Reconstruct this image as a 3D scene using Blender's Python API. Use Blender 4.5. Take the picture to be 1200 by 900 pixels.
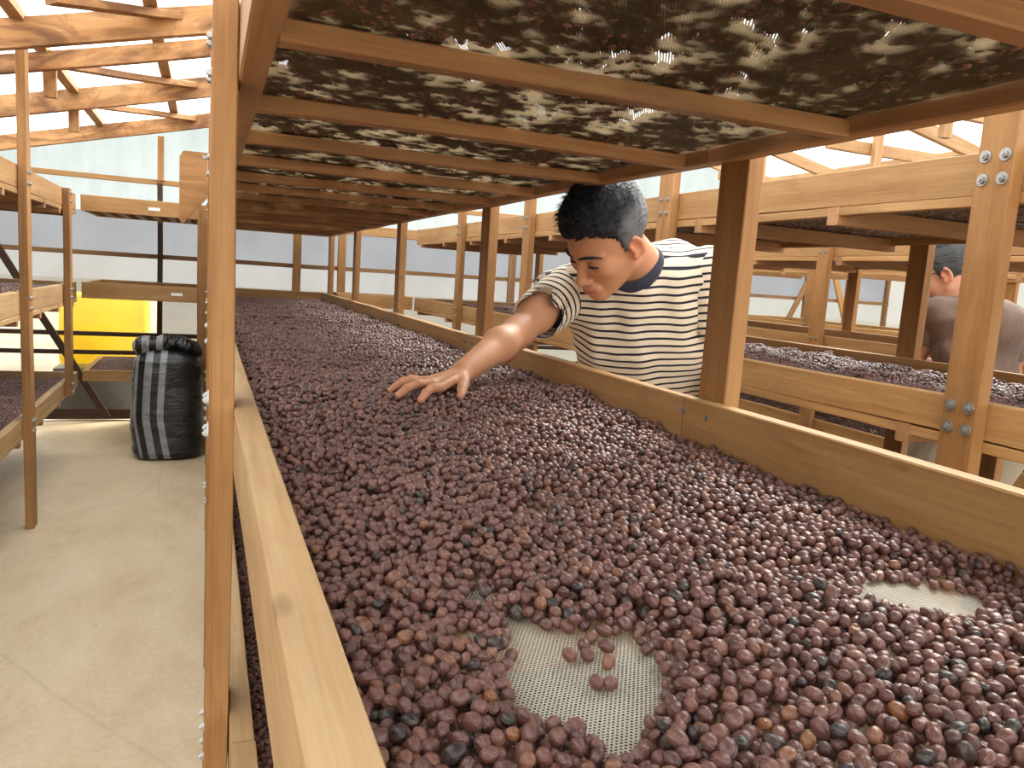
import bpy, bmesh, math, random
import numpy as np
from mathutils import Vector, Matrix, Euler

for _o in list(bpy.data.objects):
    bpy.data.objects.remove(_o)
SC = bpy.context.scene
COL = SC.collection
RNG = np.random.default_rng(7)
random.seed(7)

# ------------------------------------------------------------------ camera
CAMZ = 1.18
CAM_R = np.array([[0.928473, -0.365711, 0.064748], [0.010127, -0.149342, -0.988734], [0.371261, 0.918669, -0.134957]])
cam = bpy.data.objects.new('camera', bpy.data.cameras.new('camera'))
COL.objects.link(cam)
cam.data.lens = 27.0
cam.data.sensor_width = 36.0
cam.data.clip_start = 0.02
cam.data.clip_end = 200
_m = Matrix.Identity(4)
for _i in range(3):
    _m[_i][0] = CAM_R[0][_i]; _m[_i][1] = -CAM_R[1][_i]; _m[_i][2] = -CAM_R[2][_i]
_m[2][3] = CAMZ
cam.matrix_world = _m
SC.camera = cam

# ------------------------------------------------------------------ sky, sun, exposure
world = bpy.data.worlds.new('sky'); SC.world = world
world.use_nodes = True
_wn = world.node_tree.nodes['Background']
_wn.inputs[0].default_value = (0.93, 0.97, 1.0, 1)
_wn.inputs[1].default_value = 2.6
sun = bpy.data.objects.new('sun', bpy.data.lights.new('sun', 'SUN'))
COL.objects.link(sun)
sun.data.energy = 9.0
sun.data.angle = math.radians(25)
sun.data.color = (1.0, 0.95, 0.86)
sun.rotation_euler = Vector((0.60, 0.42, 0.68)).to_track_quat('Z', 'Y').to_euler()
SC.view_settings.view_transform = 'Standard'
SC.view_settings.look = 'None'
SC.view_settings.gamma = 1
SC.view_settings.use_curve_mapping = False
SC.view_settings.exposure = 0.85
try:
    SC.cycles.max_bounces = 10
    SC.cycles.diffuse_bounces = 5
    SC.cycles.transparent_max_bounces = 24
    SC.cycles.transmission_bounces = 6
    SC.cycles.sample_clamp_indirect = 8
except Exception:
    pass

# ------------------------------------------------------------------ node helpers
class NT:
    def __init__(s, name):
        s.m = bpy.data.materials.new(name); s.m.use_nodes = True
        s.t = s.m.node_tree; s.t.nodes.clear()
        s.out = s.n('ShaderNodeOutputMaterial')
    def n(s, typ, **kw):
        nd = s.t.nodes.new(typ)
        for k, v in kw.items():
            if k.startswith('i_'):
                key = k[2:]
                key = int(key) if key.isdigit() else key.replace('_', ' ')
                if isinstance(v, bpy.types.NodeSocket): s.t.links.new(v, nd.inputs[key])
                else: nd.inputs[key].default_value = v
            else: setattr(nd, k, v)
        return nd
    def math(s, op, a, b=0.0, c=0.0, clamp=False):
        nd = s.n('ShaderNodeMath', operation=op, use_clamp=clamp)
        for i, v in enumerate((a, b, c)):
            if isinstance(v, bpy.types.NodeSocket): s.t.links.new(v, nd.inputs[i])
            else: nd.inputs[i].default_value = v
        return nd.outputs[0]
    def ramp(s, fac, stops):
        nd = s.n('ShaderNodeValToRGB'); s.t.links.new(fac, nd.inputs[0])
        e = nd.color_ramp.elements
        while len(e) < len(stops): e.new(0.5)
        for el, (p, c) in zip(e, stops):
            el.position = p; el.color = (*c, 1) if len(c) == 3 else c
        return nd.outputs[0]
    def mix(s, fac, a, b, typ='MIX'):
        nd = s.n('ShaderNodeMix', data_type='RGBA', blend_type=typ)
        for i, v in ((0, fac), (6, a), (7, b)):
            if isinstance(v, bpy.types.NodeSocket): s.t.links.new(v, nd.inputs[i])
            else: nd.inputs[i].default_value = (*v, 1) if isinstance(v, tuple) and len(v) == 3 else v
        return nd.outputs[2]
    def noise(s, vec, scale, detail=3, rough=0.55, dist=0.0):
        nd = s.n('ShaderNodeTexNoise', i_Scale=scale, i_Detail=detail, i_Roughness=rough, i_Distortion=dist)
        s.t.links.new(vec, nd.inputs['Vector']); return nd.outputs[0]
    def mapping(s, vec, scale=(1, 1, 1), loc=None):
        nd = s.n('ShaderNodeMapping'); s.t.links.new(vec, nd.inputs[0]); nd.inputs[3].default_value = scale
        if loc is not None: s.t.links.new(loc, nd.inputs[1])
        return nd.outputs[0]
    def bump(s, h, strength, dist):
        nd = s.n('ShaderNodeBump', i_Strength=strength, i_Distance=dist); s.t.links.new(h, nd.inputs['Height']); return nd.outputs[0]
    def bsdf(s, color, rough=0.6, normal=None, **kw):
        nd = s.n('ShaderNodeBsdfPrincipled')
        for k, v in (('Base Color', color), ('Roughness', rough), ('Normal', normal)):
            if v is None: continue
            if isinstance(v, bpy.types.NodeSocket): s.t.links.new(v, nd.inputs[k])
            else: nd.inputs[k].default_value = (*v, 1) if isinstance(v, tuple) and len(v) == 3 else v
        for k, v in kw.items():
            key = k.replace('_', ' ')
            if isinstance(v, bpy.types.NodeSocket): s.t.links.new(v, nd.inputs[key])
            else: nd.inputs[key].default_value = v
        return nd.outputs[0]
    def done(s, sh):
        s.t.links.new(sh, s.out.inputs[0]); return s.m

def wood(name, dark, mid, light, stain=0.25, fig=0.0, rough=0.55, srange=(.52, .80)):
    t = NT(name)
    oc = t.n('ShaderNodeTexCoord').outputs['Object']
    oi = t.n('ShaderNodeObjectInfo').outputs['Random']
    cmb = t.n('ShaderNodeCombineXYZ', i_0=t.math('MULTIPLY', oi, 37.0), i_1=t.math('MULTIPLY', oi, 11.0), i_2=t.math('MULTIPLY', oi, 23.0)).outputs[0]
    v1 = t.mapping(oc, (1.6, 26, 26), cmb)
    v2 = t.mapping(oc, (7, 190, 190), cmb)
    v3 = t.mapping(oc, (2.6, 9, 9), cmb)
    g1 = t.noise(v1, 1.0, 4, 0.6, 0.6)
    g2 = t.noise(v2, 1.0, 2, 0.5)
    f = t.math('ADD', t.math('MULTIPLY', g1, 0.75), t.math('MULTIPLY', g2, 0.28))
    c = t.ramp(f, [(0.30, dark), (0.52, mid), (0.74, light)])
    b = t.noise(v3, 1.0, 4, 0.6, 1.2)
    st = t.ramp(b, [(srange[0], (0, 0, 0)), (srange[1], (1, 1, 1))])
    c = t.mix(t.math('MULTIPLY', st, stain), c, (dark[0] * .35, dark[1] * .3, dark[2] * .3))
    if fig:
        w = t.noise(t.mapping(oc, (14, 10, 10), cmb), 1.0, 4, 0.65, 1.2)
        c = t.mix(t.math('MULTIPLY', t.ramp(w, [(0.50, (0, 0, 0)), (0.75, (1, 1, 1))]), fig), c, (dark[0] * .6, dark[1] * .5, dark[2] * .45))
    vor = t.n('ShaderNodeTexVoronoi', i_Scale=1.0)
    t.t.links.new(t.mapping(oc, (3.6, 11, 11), cmb), vor.inputs['Vector'])
    kn = t.ramp(vor.outputs['Distance'], [(0.0, (1, 1, 1)), (0.05, (.8, .8, .8)), (0.085, (0, 0, 0))])
    c = t.mix(t.math('MULTIPLY', kn, 0.5), c, (dark[0] * .3, dark[1] * .25, dark[2] * .2))
    hsv = t.n('ShaderNodeHueSaturation', i_Value=t.math('ADD', 0.86, t.math('MULTIPLY', oi, 0.28)))
    t.t.links.new(c, hsv.inputs['Color'])
    nb = t.bump(t.math('ADD', g2, t.math('MULTIPLY', g1, 0.5)), 0.35, 0.002)
    return t.done(t.bsdf(hsv.outputs[0], rough, nb, Specular_IOR_Level=0.3))

M_POST = wood('post wood', (0.235, 0.105, 0.034), (0.335, 0.165, 0.056), (0.415, 0.220, 0.082), 0.35, 0.15)
M_RAIL = wood('rail wood', (0.30, 0.148, 0.052), (0.40, 0.218, 0.082), (0.48, 0.290, 0.125), 0.38, 0.15)
M_PALE = wood('pale rail wood', (0.33, 0.190, 0.082), (0.44, 0.275, 0.130), (0.52, 0.355, 0.195), 0.3, 0.12)
M_JOIST = wood('joist wood', (0.27, 0.125, 0.05), (0.37, 0.19, 0.085), (0.46, 0.26, 0.125), 0.5)
M_ROUGH = wood('rough sawn wood', (0.33, 0.145, 0.05), (0.46, 0.235, 0.088), (0.56, 0.32, 0.145), 0.85, 0.6, srange=(.44, .64))
M_ROOF = wood('roof wood', (0.34, 0.18, 0.072), (0.45, 0.26, 0.115), (0.54, 0.35, 0.18), 0.4, 0.25)
M_BACKLIT = wood('backlit shaded batten wood', (0.035, 0.016, 0.008), (0.055, 0.026, 0.013), (0.085, 0.042, 0.022), 0.4)  # batten timber with its backlit shade put into the dark colour
M_BROWN = wood('brown stud wood', (0.16, 0.08, 0.035), (0.23, 0.12, 0.052), (0.30, 0.17, 0.08), 0.3)

def m_metal():
    t = NT('zinc bolt')
    oc = t.n('ShaderNodeTexCoord').outputs['Object']
    n = t.noise(oc, 300, 2)
    return t.done(t.bsdf(t.ramp(n, [(0.3, (0.26, 0.255, 0.24)), (0.7, (0.46, 0.455, 0.44))]), 0.42, None, Metallic=0.85))
M_METAL = m_metal()

def m_floor():
    t = NT('concrete floor')
    oc = t.n('ShaderNodeTexCoord').outputs['Object']
    a = t.noise(t.mapping(oc, (1.2, 0.8, 1)), 1.6, 6, 0.62, 0.8)
    b = t.noise(t.mapping(oc, (5, 2.2, 1)), 1.0, 5, 0.65, 1.5)
    c = t.noise(oc, 60, 3, 0.6)
    f = t.math('ADD', t.math('MULTIPLY', a, 0.6), t.math('MULTIPLY', b, 0.4))
    col = t.ramp(f, [(0.34, (0.60, 0.44, 0.27)), (0.5, (0.73, 0.57, 0.37)), (0.66, (0.80, 0.66, 0.46))])
    col = t.mix(t.math('MULTIPLY', t.ramp(b, [(0.60, (0, 0, 0)), (0.72, (1, 1, 1))]), 0.35), col, (0.30, 0.21, 0.13))
    col = t.mix(0.12, col, t.ramp(c, [(0.3, (0.2, 0.15, 0.1)), (0.7, (0.8, 0.7, 0.55))]))
    cr = t.n('ShaderNodeTexVoronoi', feature='DISTANCE_TO_EDGE', i_Scale=0.55)
    t.t.links.new(t.mix(0.25, oc, t.n('ShaderNodeTexNoise', i_Scale=2.5, i_Detail=4).outputs[1]), cr.inputs['Vector'])
    k = t.math('LESS_THAN', cr.outputs['Distance'], 0.0025)
    col = t.mix(t.math('MULTIPLY', k, 0.12), col, (0.25, 0.18, 0.11))
    return t.done(t.bsdf(col, 0.62, t.bump(t.math('ADD', c, f), 0.25, 0.004), Specular_IOR_Level=0.35))
M_FLOOR = m_floor()

def m_sheet(name, tint, transp, albedo, dirt, axis):
    """Twin wall polycarbonate: part see-through, part scattering, with flutes and dust."""
    t = NT(name)
    oc = t.n('ShaderNodeTexCoord').outputs['Object']
    oi = t.n('ShaderNodeObjectInfo').outputs['Random']
    sc = (1.2, 1.2, 9) if axis == 'z' else ((7, 1, 1) if axis == 'x' else (1, 7, 1))
    off = t.n('ShaderNodeCombineXYZ', i_0=t.math('MULTIPLY', oi, 17.0), i_1=t.math('MULTIPLY', oi, 5.0)).outputs[0]
    st = t.noise(t.mapping(oc, sc, off), 1.6, 4, 0.6)
    bl = t.noise(t.mapping(oc, (1, 1, 1), off), 2.4, 4, 0.6, 0.5)
    fl = t.n('ShaderNodeTexWave', wave_type='BANDS', bands_direction='Z' if axis == 'z' else ('X' if axis == 'x' else 'Y'), i_Scale=26.0)
    t.t.links.new(oc, fl.inputs['Vector'])
    d = t.math('ADD', t.math('MULTIPLY', st, 0.6), t.math('MULTIPLY', bl, 0.4))
    k = t.ramp(d, [(0.35, (0, 0, 0)), (0.68, (1, 1, 1))])
    dk = t.math('MULTIPLY', k, dirt)
    scr = t.noise(t.mapping(oc, (30, 30, 14), off), 1.0, 5, 0.7, 2.5)
    sk = t.math('MULTIPLY', t.ramp(scr, [(0.66, (0, 0, 0)), (0.74, (1, 1, 1))]), 0.35)
    col = t.mix(dk, albedo, (albedo[0] * .62, albedo[1] * .60, albedo[2] * .56))
    col = t.mix(sk, col, (0.9, 0.92, 0.95))
    tc = t.mix(t.math('MULTIPLY', fl.outputs[1], 0.14), tint, (tint[0] * .7, tint[1] * .7, tint[2] * .7))
    tc = t.mix(t.math('MULTIPLY', dk, 0.6), tc, (tint[0] * .5, tint[1] * .5, tint[2] * .48))
    tr = t.n('ShaderNodeBsdfTransparent', i_Color=tc).outputs[0]
    tl = t.n('ShaderNodeBsdfTranslucent', i_Color=col).outputs[0]
    df = t.bsdf(col, 0.3, None, Specular_IOR_Level=0.4)
    m1 = t.n('ShaderNodeMixShader', i_0=0.35, i_1=tl, i_2=df).outputs[0]
    m2 = t.n('ShaderNodeMixShader', i_0=1 - transp, i_1=tr, i_2=m1).outputs[0]
    return t.done(m2)
M_WALL = m_sheet('wall sheet', (0.155, 0.158, 0.168), 0.30, (0.115, 0.117, 0.123), 0.6, 'z')
M_WALLB = m_sheet('lower wall sheet', (0.21, 0.207, 0.20), 0.30, (0.165, 0.162, 0.155), 0.5, 'z')
M_CLEAR = m_sheet('clear wall sheet', (0.55, 0.55, 0.52), 0.86, (0.30, 0.30, 0.28), 0.3, 'x')
M_GABLE = m_sheet('gable sheet', (0.24, 0.26, 0.25), 0.6, (0.24, 0.255, 0.235), 0.6, 'x')
M_ROOFSHEET = m_sheet('roof sheet', (0.86, 0.89, 0.90), 0.5, (0.78, 0.80, 0.80), 0.2, 'x')
M_CREAM = m_sheet('cream wall sheet', (0.21, 0.208, 0.19), 0.3, (0.185, 0.183, 0.165), 0.35, 'z')

def m_net(name, c0, c1, hr, tl_):
    """Woven drying net: hexagonal holes about 3 mm apart."""
    t = NT(name)
    oc = t.n('ShaderNodeTexCoord').outputs['Object']
    wob = t.n('ShaderNodeTexNoise', i_Scale=14.0, i_Detail=2.0)
    t.t.links.new(oc, wob.inputs['Vector'])
    sep = t.n('ShaderNodeSeparateXYZ', i_0=oc)
    nx = t.math('MULTIPLY', wob.outputs[0], 0.006)
    x = t.math('DIVIDE', t.math('ADD', sep.outputs[0], nx), 0.0036)
    y = t.math('DIVIDE', t.math('ADD', sep.outputs[1], nx), 0.0029)
    row = t.math('FLOOR', y)
    xs = t.math('ADD', x, t.math('MULTIPLY', t.math('PINGPONG', row, 1.0), 0.5))
    dx = t.math('SUBTRACT', t.math('FRACT', xs), 0.5)
    dy = t.math('SUBTRACT', t.math('FRACT', y), 0.5)
    r = t.math('SQRT', t.math('ADD', t.math('MULTIPLY', dx, dx), t.math('MULTIPLY', dy, dy)))
    hole = t.math('LESS_THAN', r, hr)
    n = t.noise(oc, 9, 3)
    col = t.ramp(n, [(0.3, c0), (0.7, c1)])
    h = t.math('SMOOTH_MIN', r, 0.5, 0.1)
    df = t.bsdf(col, 0.6, t.bump(h, 0.5, 0.002))
    tl = t.n('ShaderNodeBsdfTranslucent', i_Color=col).outputs[0]
    sh = t.n('ShaderNodeMixShader', i_0=tl_, i_1=df, i_2=tl).outputs[0]
    tr = t.n('ShaderNodeBsdfTransparent').outputs[0]
    return t.done(t.n('ShaderNodeMixShader', i_0=hole, i_1=sh, i_2=tr).outputs[0])
M_NET = m_net('drying net', (0.40, 0.39, 0.32), (0.58, 0.57, 0.49), 0.30, 0.35)
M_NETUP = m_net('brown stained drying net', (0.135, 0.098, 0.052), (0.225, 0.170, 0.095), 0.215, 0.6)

def m_cherry(name, stops):
    t = NT(name)
    oc = t.n('ShaderNodeTexCoord').outputs['Object']
    oi = t.n('ShaderNodeObjectInfo').outputs['Random']
    base = t.ramp(oi, stops)
    off = t.n('ShaderNodeCombineXYZ', i_0=t.math('MULTIPLY', oi, 3.0)).outputs[0]
    n = t.noise(t.mapping(oc, (1, 1, 1), off), 170, 3, 0.6)
    c = t.mix(t.ramp(n, [(0.45, (0, 0, 0)), (0.85, (1, 1, 1))]), base, t.mix(0.3, base, (0.34, 0.17, 0.12)))
    w = t.noise(t.mapping(oc, (90, 420, 420), off), 1.0, 2, 0.5, 0.8)
    return t.done(t.bsdf(c, 0.40, t.bump(w, 0.7, 0.0016), Specular_IOR_Level=0.6))
CS = [(0.0, (0.018, 0.013, 0.012)), (0.028, (0.026, 0.017, 0.016)), (0.045, (0.078, 0.030, 0.024)), (0.35, (0.118, 0.046, 0.036)),
      (0.65, (0.142, 0.057, 0.043)), (0.88, (0.165, 0.068, 0.047)), (0.96, (0.19, 0.078, 0.047)), (1.0, (0.225, 0.095, 0.048))]
M_CHERRY = m_cherry('dried cherry skin', CS)
M_CBLACK = m_cherry('blackened cherry skin', [(0, (0.016, 0.014, 0.015)), (1, (0.035, 0.026, 0.026))])
M_CRED = m_cherry('orange cherry skin', [(0, (0.19, 0.065, 0.028)), (1, (0.24, 0.095, 0.036))])

def plain(name, col, rough=0.6, var=0.1, scale=20.0, **kw):
    t = NT(name)
    oc = t.n('ShaderNodeTexCoord').outputs['Object']
    n = t.noise(oc, scale, 3)
    c = t.ramp(n, [(0.3, tuple(v * (1 - var) for v in col)), (0.7, tuple(min(1, v * (1 + var)) for v in col))])
    return t.done(t.bsdf(c, rough, None, **kw))

# ------------------------------------------------------------------ object helpers
def tag(o, label=None, cat=None, group=None, kind=None):
    for k, v in (('label', label), ('category', cat), ('group', group), ('kind', kind)):
        if v: o[k] = v
    return o
def empty(name, loc):
    o = bpy.data.objects.new(name, None); COL.objects.link(o); o.location = loc; o.empty_display_size = 0.1
    return o
def put(o, parent, mw):
    """Parent o so that its world matrix is mw (parents here are never rotated)."""
    if parent is not None:
        o.parent = parent
        base = Vector(parent.location)
        p = parent.parent
        while p is not None:
            base += Vector(p.location); p = p.parent
        mw = Matrix.Translation(-base) @ mw
    o.matrix_basis = mw
    return o
def mesh_obj(name, verts, faces, mat, parent=None, mw=None, smooth=False):
    me = bpy.data.meshes.new(name)
    me.from_pydata([tuple(v) for v in verts], [], [tuple(f) for f in faces])
    if smooth: me.shade_smooth()
    mats = mat if isinstance(mat, (list, tuple)) else [mat]
    for m_ in mats: me.materials.append(m_)
    o = bpy.data.objects.new(name, me); COL.objects.link(o)
    return put(o, parent, mw if mw is not None else Matrix.Identity(4))

def board(name, parent, p0, p1, w, h, mat, up=(0, 0, 1), rough=0.0012, bev=0.002, twist=0.0):
    """A sawn timber from p0 to p1 (centre line), w across, h along 'up', with eased uneven edges."""
    p0, p1 = Vector(p0), Vector(p1)
    L = (p1 - p0).length
    ax = (p1 - p0).normalized(); u = Vector(up)
    u = (u - ax * u.dot(ax)).normalized(); s = u.cross(ax)
    mw = Matrix.Identity(4)
    for i in range(3): mw[i][0], mw[i][1], mw[i][2], mw[i][3] = ax[i], s[i], u[i], p0[i]
    n = max(1, min(14, int(L / 0.35)))
    a, b = w / 2, h / 2
    prof = [(-a + bev, -b), (a - bev, -b), (a, -b + bev), (a, b - bev), (a - bev, b), (-a + bev, b), (-a, b - bev), (-a, -b + bev)]
    vs, fs = [], []
    for i in range(n + 1):
        x = L * i / n
        dy, dz = RNG.normal(0, rough, 2) if 0 < i < n else (0, 0)
        for (y, z) in prof:
            e = RNG.normal(0, rough * .35, 2)
            vs.append((x, y + dy + e[0], z + dz + e[1]))
    for i in range(n):
        for k in range(8):
            k2 = (k + 1) % 8
            fs.append((i * 8 + k, i * 8 + k2, i * 8 + 8 + k2, i * 8 + 8 + k))
    fs.append(tuple(range(7, -1, -1))); fs.append(tuple(n * 8 + k for k in range(8)))
    return mesh_obj(name, vs, fs, mat, parent, mw)

_bolt_me = {}
def bolt(parent, p, d, r=0.0095, name='bolt'):
    """Washer and hexagon nut, axis along d."""
    if 'b' not in _bolt_me:
        vs, fs = [], []
        def prism(n, r0, r1, z0, z1):
            o = len(vs)
            for k in range(n): vs.append((r0 * math.cos(6.28318 * k / n), r0 * math.sin(6.28318 * k / n), z0))
            for k in range(n): vs.append((r1 * math.cos(6.28318 * k / n), r1 * math.sin(6.28318 * k / n), z1))
            for k in range(n): fs.append((o + k, o + (k + 1) % n, o + n + (k + 1) % n, o + n + k))
            fs.append(tuple(o + n + k for k in range(n)))
        prism(16, 1, 0.95, -0.05, 0.16); prism(6, 0.62, 0.60, 0.16, 0.62); prism(8, 0.32, 0.28, 0.62, 0.85)
        me = bpy.data.meshes.new('bolt'); me.from_pydata(vs, [], fs); me.materials.append(M_METAL)
        _bolt_me['b'] = me
    o = bpy.data.objects.new(name, _bolt_me['b']); COL.objects.link(o)
    mw = Matrix.Translation(p) @ Vector((0, 0, 1)).rotation_difference(Vector(d)).to_matrix().to_4x4() @ Matrix.Scale(r, 4)
    return put(o, parent, mw)

def sheet(name, parent, c, ax_u, ax_v, u, v, mat, th=0.006):
    """A thin flat sheet u x v with real thickness."""
    ax_u, ax_v = Vector(ax_u).normalized(), Vector(ax_v).normalized(); nn = ax_u.cross(ax_v)
    mw = Matrix.Identity(4)
    for i in range(3): mw[i][0], mw[i][1], mw[i][2], mw[i][3] = ax_u[i], ax_v[i], nn[i], c[i]
    a, b = u / 2, v / 2
    vs = [(-a, -b, 0), (a, -b, 0), (a, b, 0), (-a, b, 0)]
    return mesh_obj(name, vs, [(0, 1, 2, 3)], mat, parent, mw)

# ------------------------------------------------------------------ setting
XL, XR, YF, YN = -1.65, 6.6, 6.05, -1.6      # walls
EAVE = 1.72
RIDGE_X = 2.3
SL_L, SL_R = 0.243, 0.20
ROOF0 = 2.07                                  # rafter underside at X = 0
def roof_z(x):
    if x <= RIDGE_X: return ROOF0 + SL_L * x
    return ROOF0 + SL_L * RIDGE_X - SL_R * (x - RIDGE_X)
floor = mesh_obj('floor', [(XL - .1, YN, 0), (XR + .1, YN, 0), (XR + .1, YF + .1, 0), (XL - .1, YF + .1, 0)], [(0, 1, 2, 3)], M_FLOOR)
tag(floor, 'worn beige concrete floor with faint cracks and stains', None, None, 'structure')
M_EARTH = plain('bare earth', (0.30, 0.25, 0.17), 0.9, 0.3, 0.8)
gr = mesh_obj('ground', [(-40, -40, -0.05), (40, -40, -0.05), (40, 40, -0.05), (-40, 40, -0.05)], [(0, 1, 2, 3)], M_EARTH)
tag(gr, 'pale earth outside the greenhouse walls', None, None, 'structure')

wb = empty('wall_back', (2, YF, 0)); tag(wb, 'grey translucent sheet end wall with thin timber battens coloured dark as backlit', None, None, 'structure')
edges = [XL, -0.305, 0.65, 1.87, 2.37, 3.4, 4.5, 5.5, XR]
for a, b in zip(edges[:-1], edges[1:]):
    for z0, z1, m_ in ((0.06, 0.49, M_CREAM), (0.49, 0.61, M_CREAM), (0.61, 0.90, M_WALLB), (0.90, 1.17, M_WALLB), (1.17, 1.46, M_WALL)):
        if b < -.2 and z1 < 1.0: m_ = M_CLEAR
        if a >= 4.4: m_ = M_CREAM if z1 <= 1.2 else M_WALL
        sheet('panel', wb, ((a + b) / 2, YF + .03, (z0 + z1) / 2), (1, 0, 0), (0, 0, 1), b - a, z1 - z0, m_)
for a, b in zip(edges[:-1], edges[1:]):
    xm = (a + b) / 2
    if a < RIDGE_X < b:
        pass
    za, zb = roof_z(a) + .09, roof_z(b) + .09
    mesh_obj('gable_panel', [(a, YF + .03, 1.46), (b, YF + .03, 1.46), (b, YF + .03, max(zb, 1.7)), (a, YF + .03, max(za, 1.7))], [(0, 1, 2, 3)], M_GABLE, wb)
def brd(*a, **k): return board(*a, **k)
for z, m_, t_ in ((1.175, M_BROWN, .032), (0.615, M_BACKLIT, .03), (0.485, M_BACKLIT, .03), (0.045, M_BACKLIT, .07)):
    brd('batten', wb, (XL, YF, z), (XR, YF, z), .03, t_, m_)
brd('batten', wb, (XL, YF, 1.69), (XR, YF, 1.69), .03, .035, M_RAIL)
for x, m_, w_ in ((-0.305, M_BACKLIT, .035), (0.63, M_POST, .06), (0.965, M_POST, .06), (2.37, M_BROWN, .06), (3.4, M_BROWN, .06), (4.65, M_BROWN, .07), (5.5, M_BROWN, .06)):
    brd('stud', wb, (x, YF - .02, 0), (x, YF - .02, 1.68), w_, .03, m_, (0, 1, 0))
brd('batten', wb, (0.66, YF, 1.475), (XR, YF, 1.475), .035, .075, M_RAIL)
brd('stud', wb, (-0.30, YF - .02, 1.70), (-0.30, YF - .02, 2.0), .04, .03, M_RAIL, (0, 1, 0))
brd('brace', wb, (-1.40, YF - .045, 1.40), (-0.64, YF - .045, 0.03), .045, .025, M_BACKLIT, (0, 1, 0))
brd('brace', wb, (5.02, YF - .045, 0.45), (5.62, YF - .045, 1.62), .05, .025, M_BROWN, (0, 1, 0))
brd('brace', wb, (6.25, YF - .045, 0.45), (5.72, YF - .045, 1.62), .06, .025, M_RAIL, (0, 1, 0))

wl = empty('wall_left', (XL, 2, 0)); tag(wl, 'translucent sheet side wall behind the left rack', None, None, 'structure')
wr = empty('wall_right', (XR, 2, 0)); tag(wr, 'cream translucent sheet side wall at the far right', None, None, 'structure')
for w_, x, m_ in ((wl, XL, M_WALL), (wr, XR, M_CREAM)):
    zt = roof_z(x)
    for k in range(5):
        y0 = YN + (YF - YN) * k / 5; y1 = YN + (YF - YN) * (k + 1) / 5
        sheet('panel', w_, (x, (y0 + y1) / 2, (0.06 + zt) / 2), (0, 1, 0), (0, 0, 1), y1 - y0, zt - .06, m_)
        brd('stud', w_, (x + (.03 if x < 0 else -.03), y1, 0), (x + (.03 if x < 0 else -.03), y1, zt), .05, .03, M_BROWN, (1, 0, 0))
    for z in (0.05, 1.175, zt - .05):
        if x > 0 and z == 1.175: continue
        brd('batten', w_, (x + (.03 if x < 0 else -.03), YN, z), (x + (.03 if x < 0 else -.03), YF, z), .03, .035, M_BROWN)

ceil = empty('ceiling', (RIDGE_X, 2, 2.6)); tag(ceil, 'pitched roof of translucent sheets on rough sawn rafters', None, None, 'structure')
def rafter(y, left, m_, h=.085, w=.04):
    if left: p0, p1 = (XL - .1, y, roof_z(XL - .1) + h / 2), (RIDGE_X, y, roof_z(RIDGE_X) + h / 2)
    else: p0, p1 = (RIDGE_X, y, roof_z(RIDGE_X) + h / 2), (XR + .1, y, roof_z(XR + .1) + h / 2)
    return brd('rafter', ceil, p0, p1, w, h, m_, (0, 0, 1), 0.002)
for y, h_ in ((5.85, .09), (4.78, .105), (3.85, .072), (2.45, .10), (1.5, .10), (0.5, .10), (-0.5, .10)): rafter(y, True, M_ROUGH, h_)
for y in (5.85, 5.05, 3.75, 2.95, 1.9, 0.9, -0.1): rafter(y, False, M_ROOF)
# lower tie under the fourth rafter
brd('rafter', ceil, (XL - .1, 3.45, roof_z(XL - .1) + .045), (1.2, 3.45, roof_z(1.2) + .045), .04, .105, M_ROUGH, (0, 0, 1), 0.002)
for x in (-1.4, -0.655, -0.205, 0.5, 1.2, 1.9, 2.25): brd('purlin', ceil, (x, YN, roof_z(x) + .105), (x, YF, roof_z(x) + .105), .05, .035, M_ROOF, (0, 0, 1), 0.002)
for x in (2.6, 3.3, 4.0, 4.8, 5.6, 6.4): brd('purlin', ceil, (x, YN, roof_z(x) + .105), (x, YF, roof_z(x) + .105), .05, .035, M_ROOF, (0, 0, 1), 0.002)
def in_roof(x, y, dz=.055): return (x, y, roof_z(x) + dz)
for a, b in (((-.50, 3.16), (.05, 3.58)), ((-.62, 4.07), (-.08, 4.77)), ((-.56, 5.12), (-.10, 5.84)), ((-.62, 2.1), (-.08, 2.8))):
    brd('roof_brace', ceil, in_roof(*a, .07), in_roof(*b, .07), .07, .03, M_ROUGH, (0, 0, 1), .002)
# short struts between rafters seen through the left gap
for x, y in ((-.625, 3.87), (-.665, 4.80)):
    brd('strut', ceil, (x, y + .045, roof_z(x) - .10), (x, y + .045, roof_z(x) + .09), .05, .03, M_ROUGH, (0, 1, 0))
# ties and king posts on the right slope
for y, x0, x1, z in ((5.0, 3.6, 5.4, 2.06), (3.70, 3.4, 4.9, 2.10), (2.90, 3.0, 4.4, 2.15)):
    brd('tie_beam', ceil, (x0, y, z), (x1, y, z), .035, .07, M_ROOF)
    brd('king_post', ceil, (x0 + .35, y - .04, z - .15), (x0 + .35, y - .04, roof_z(x0 + .35) + .05), .06, .035, M_ROOF, (0, 1, 0))
for k in range(8):
    y0 = YN - .2 + (YF - YN + .5) * k / 8; y1 = YN - .2 + (YF - YN + .5) * (k + 1) / 8
    for xa, xb in ((XL - .2, RIDGE_X), (RIDGE_X, XR + .2)):
        za, zb = roof_z(xa) + .125, roof_z(xb) + .125
        mesh_obj('roof_panel', [(xa, y0, za), (xb, y0, zb), (xb, y1, zb), (xa, y1, za)], [(0, 1, 2, 3)], M_ROOFSHEET, ceil)

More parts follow.
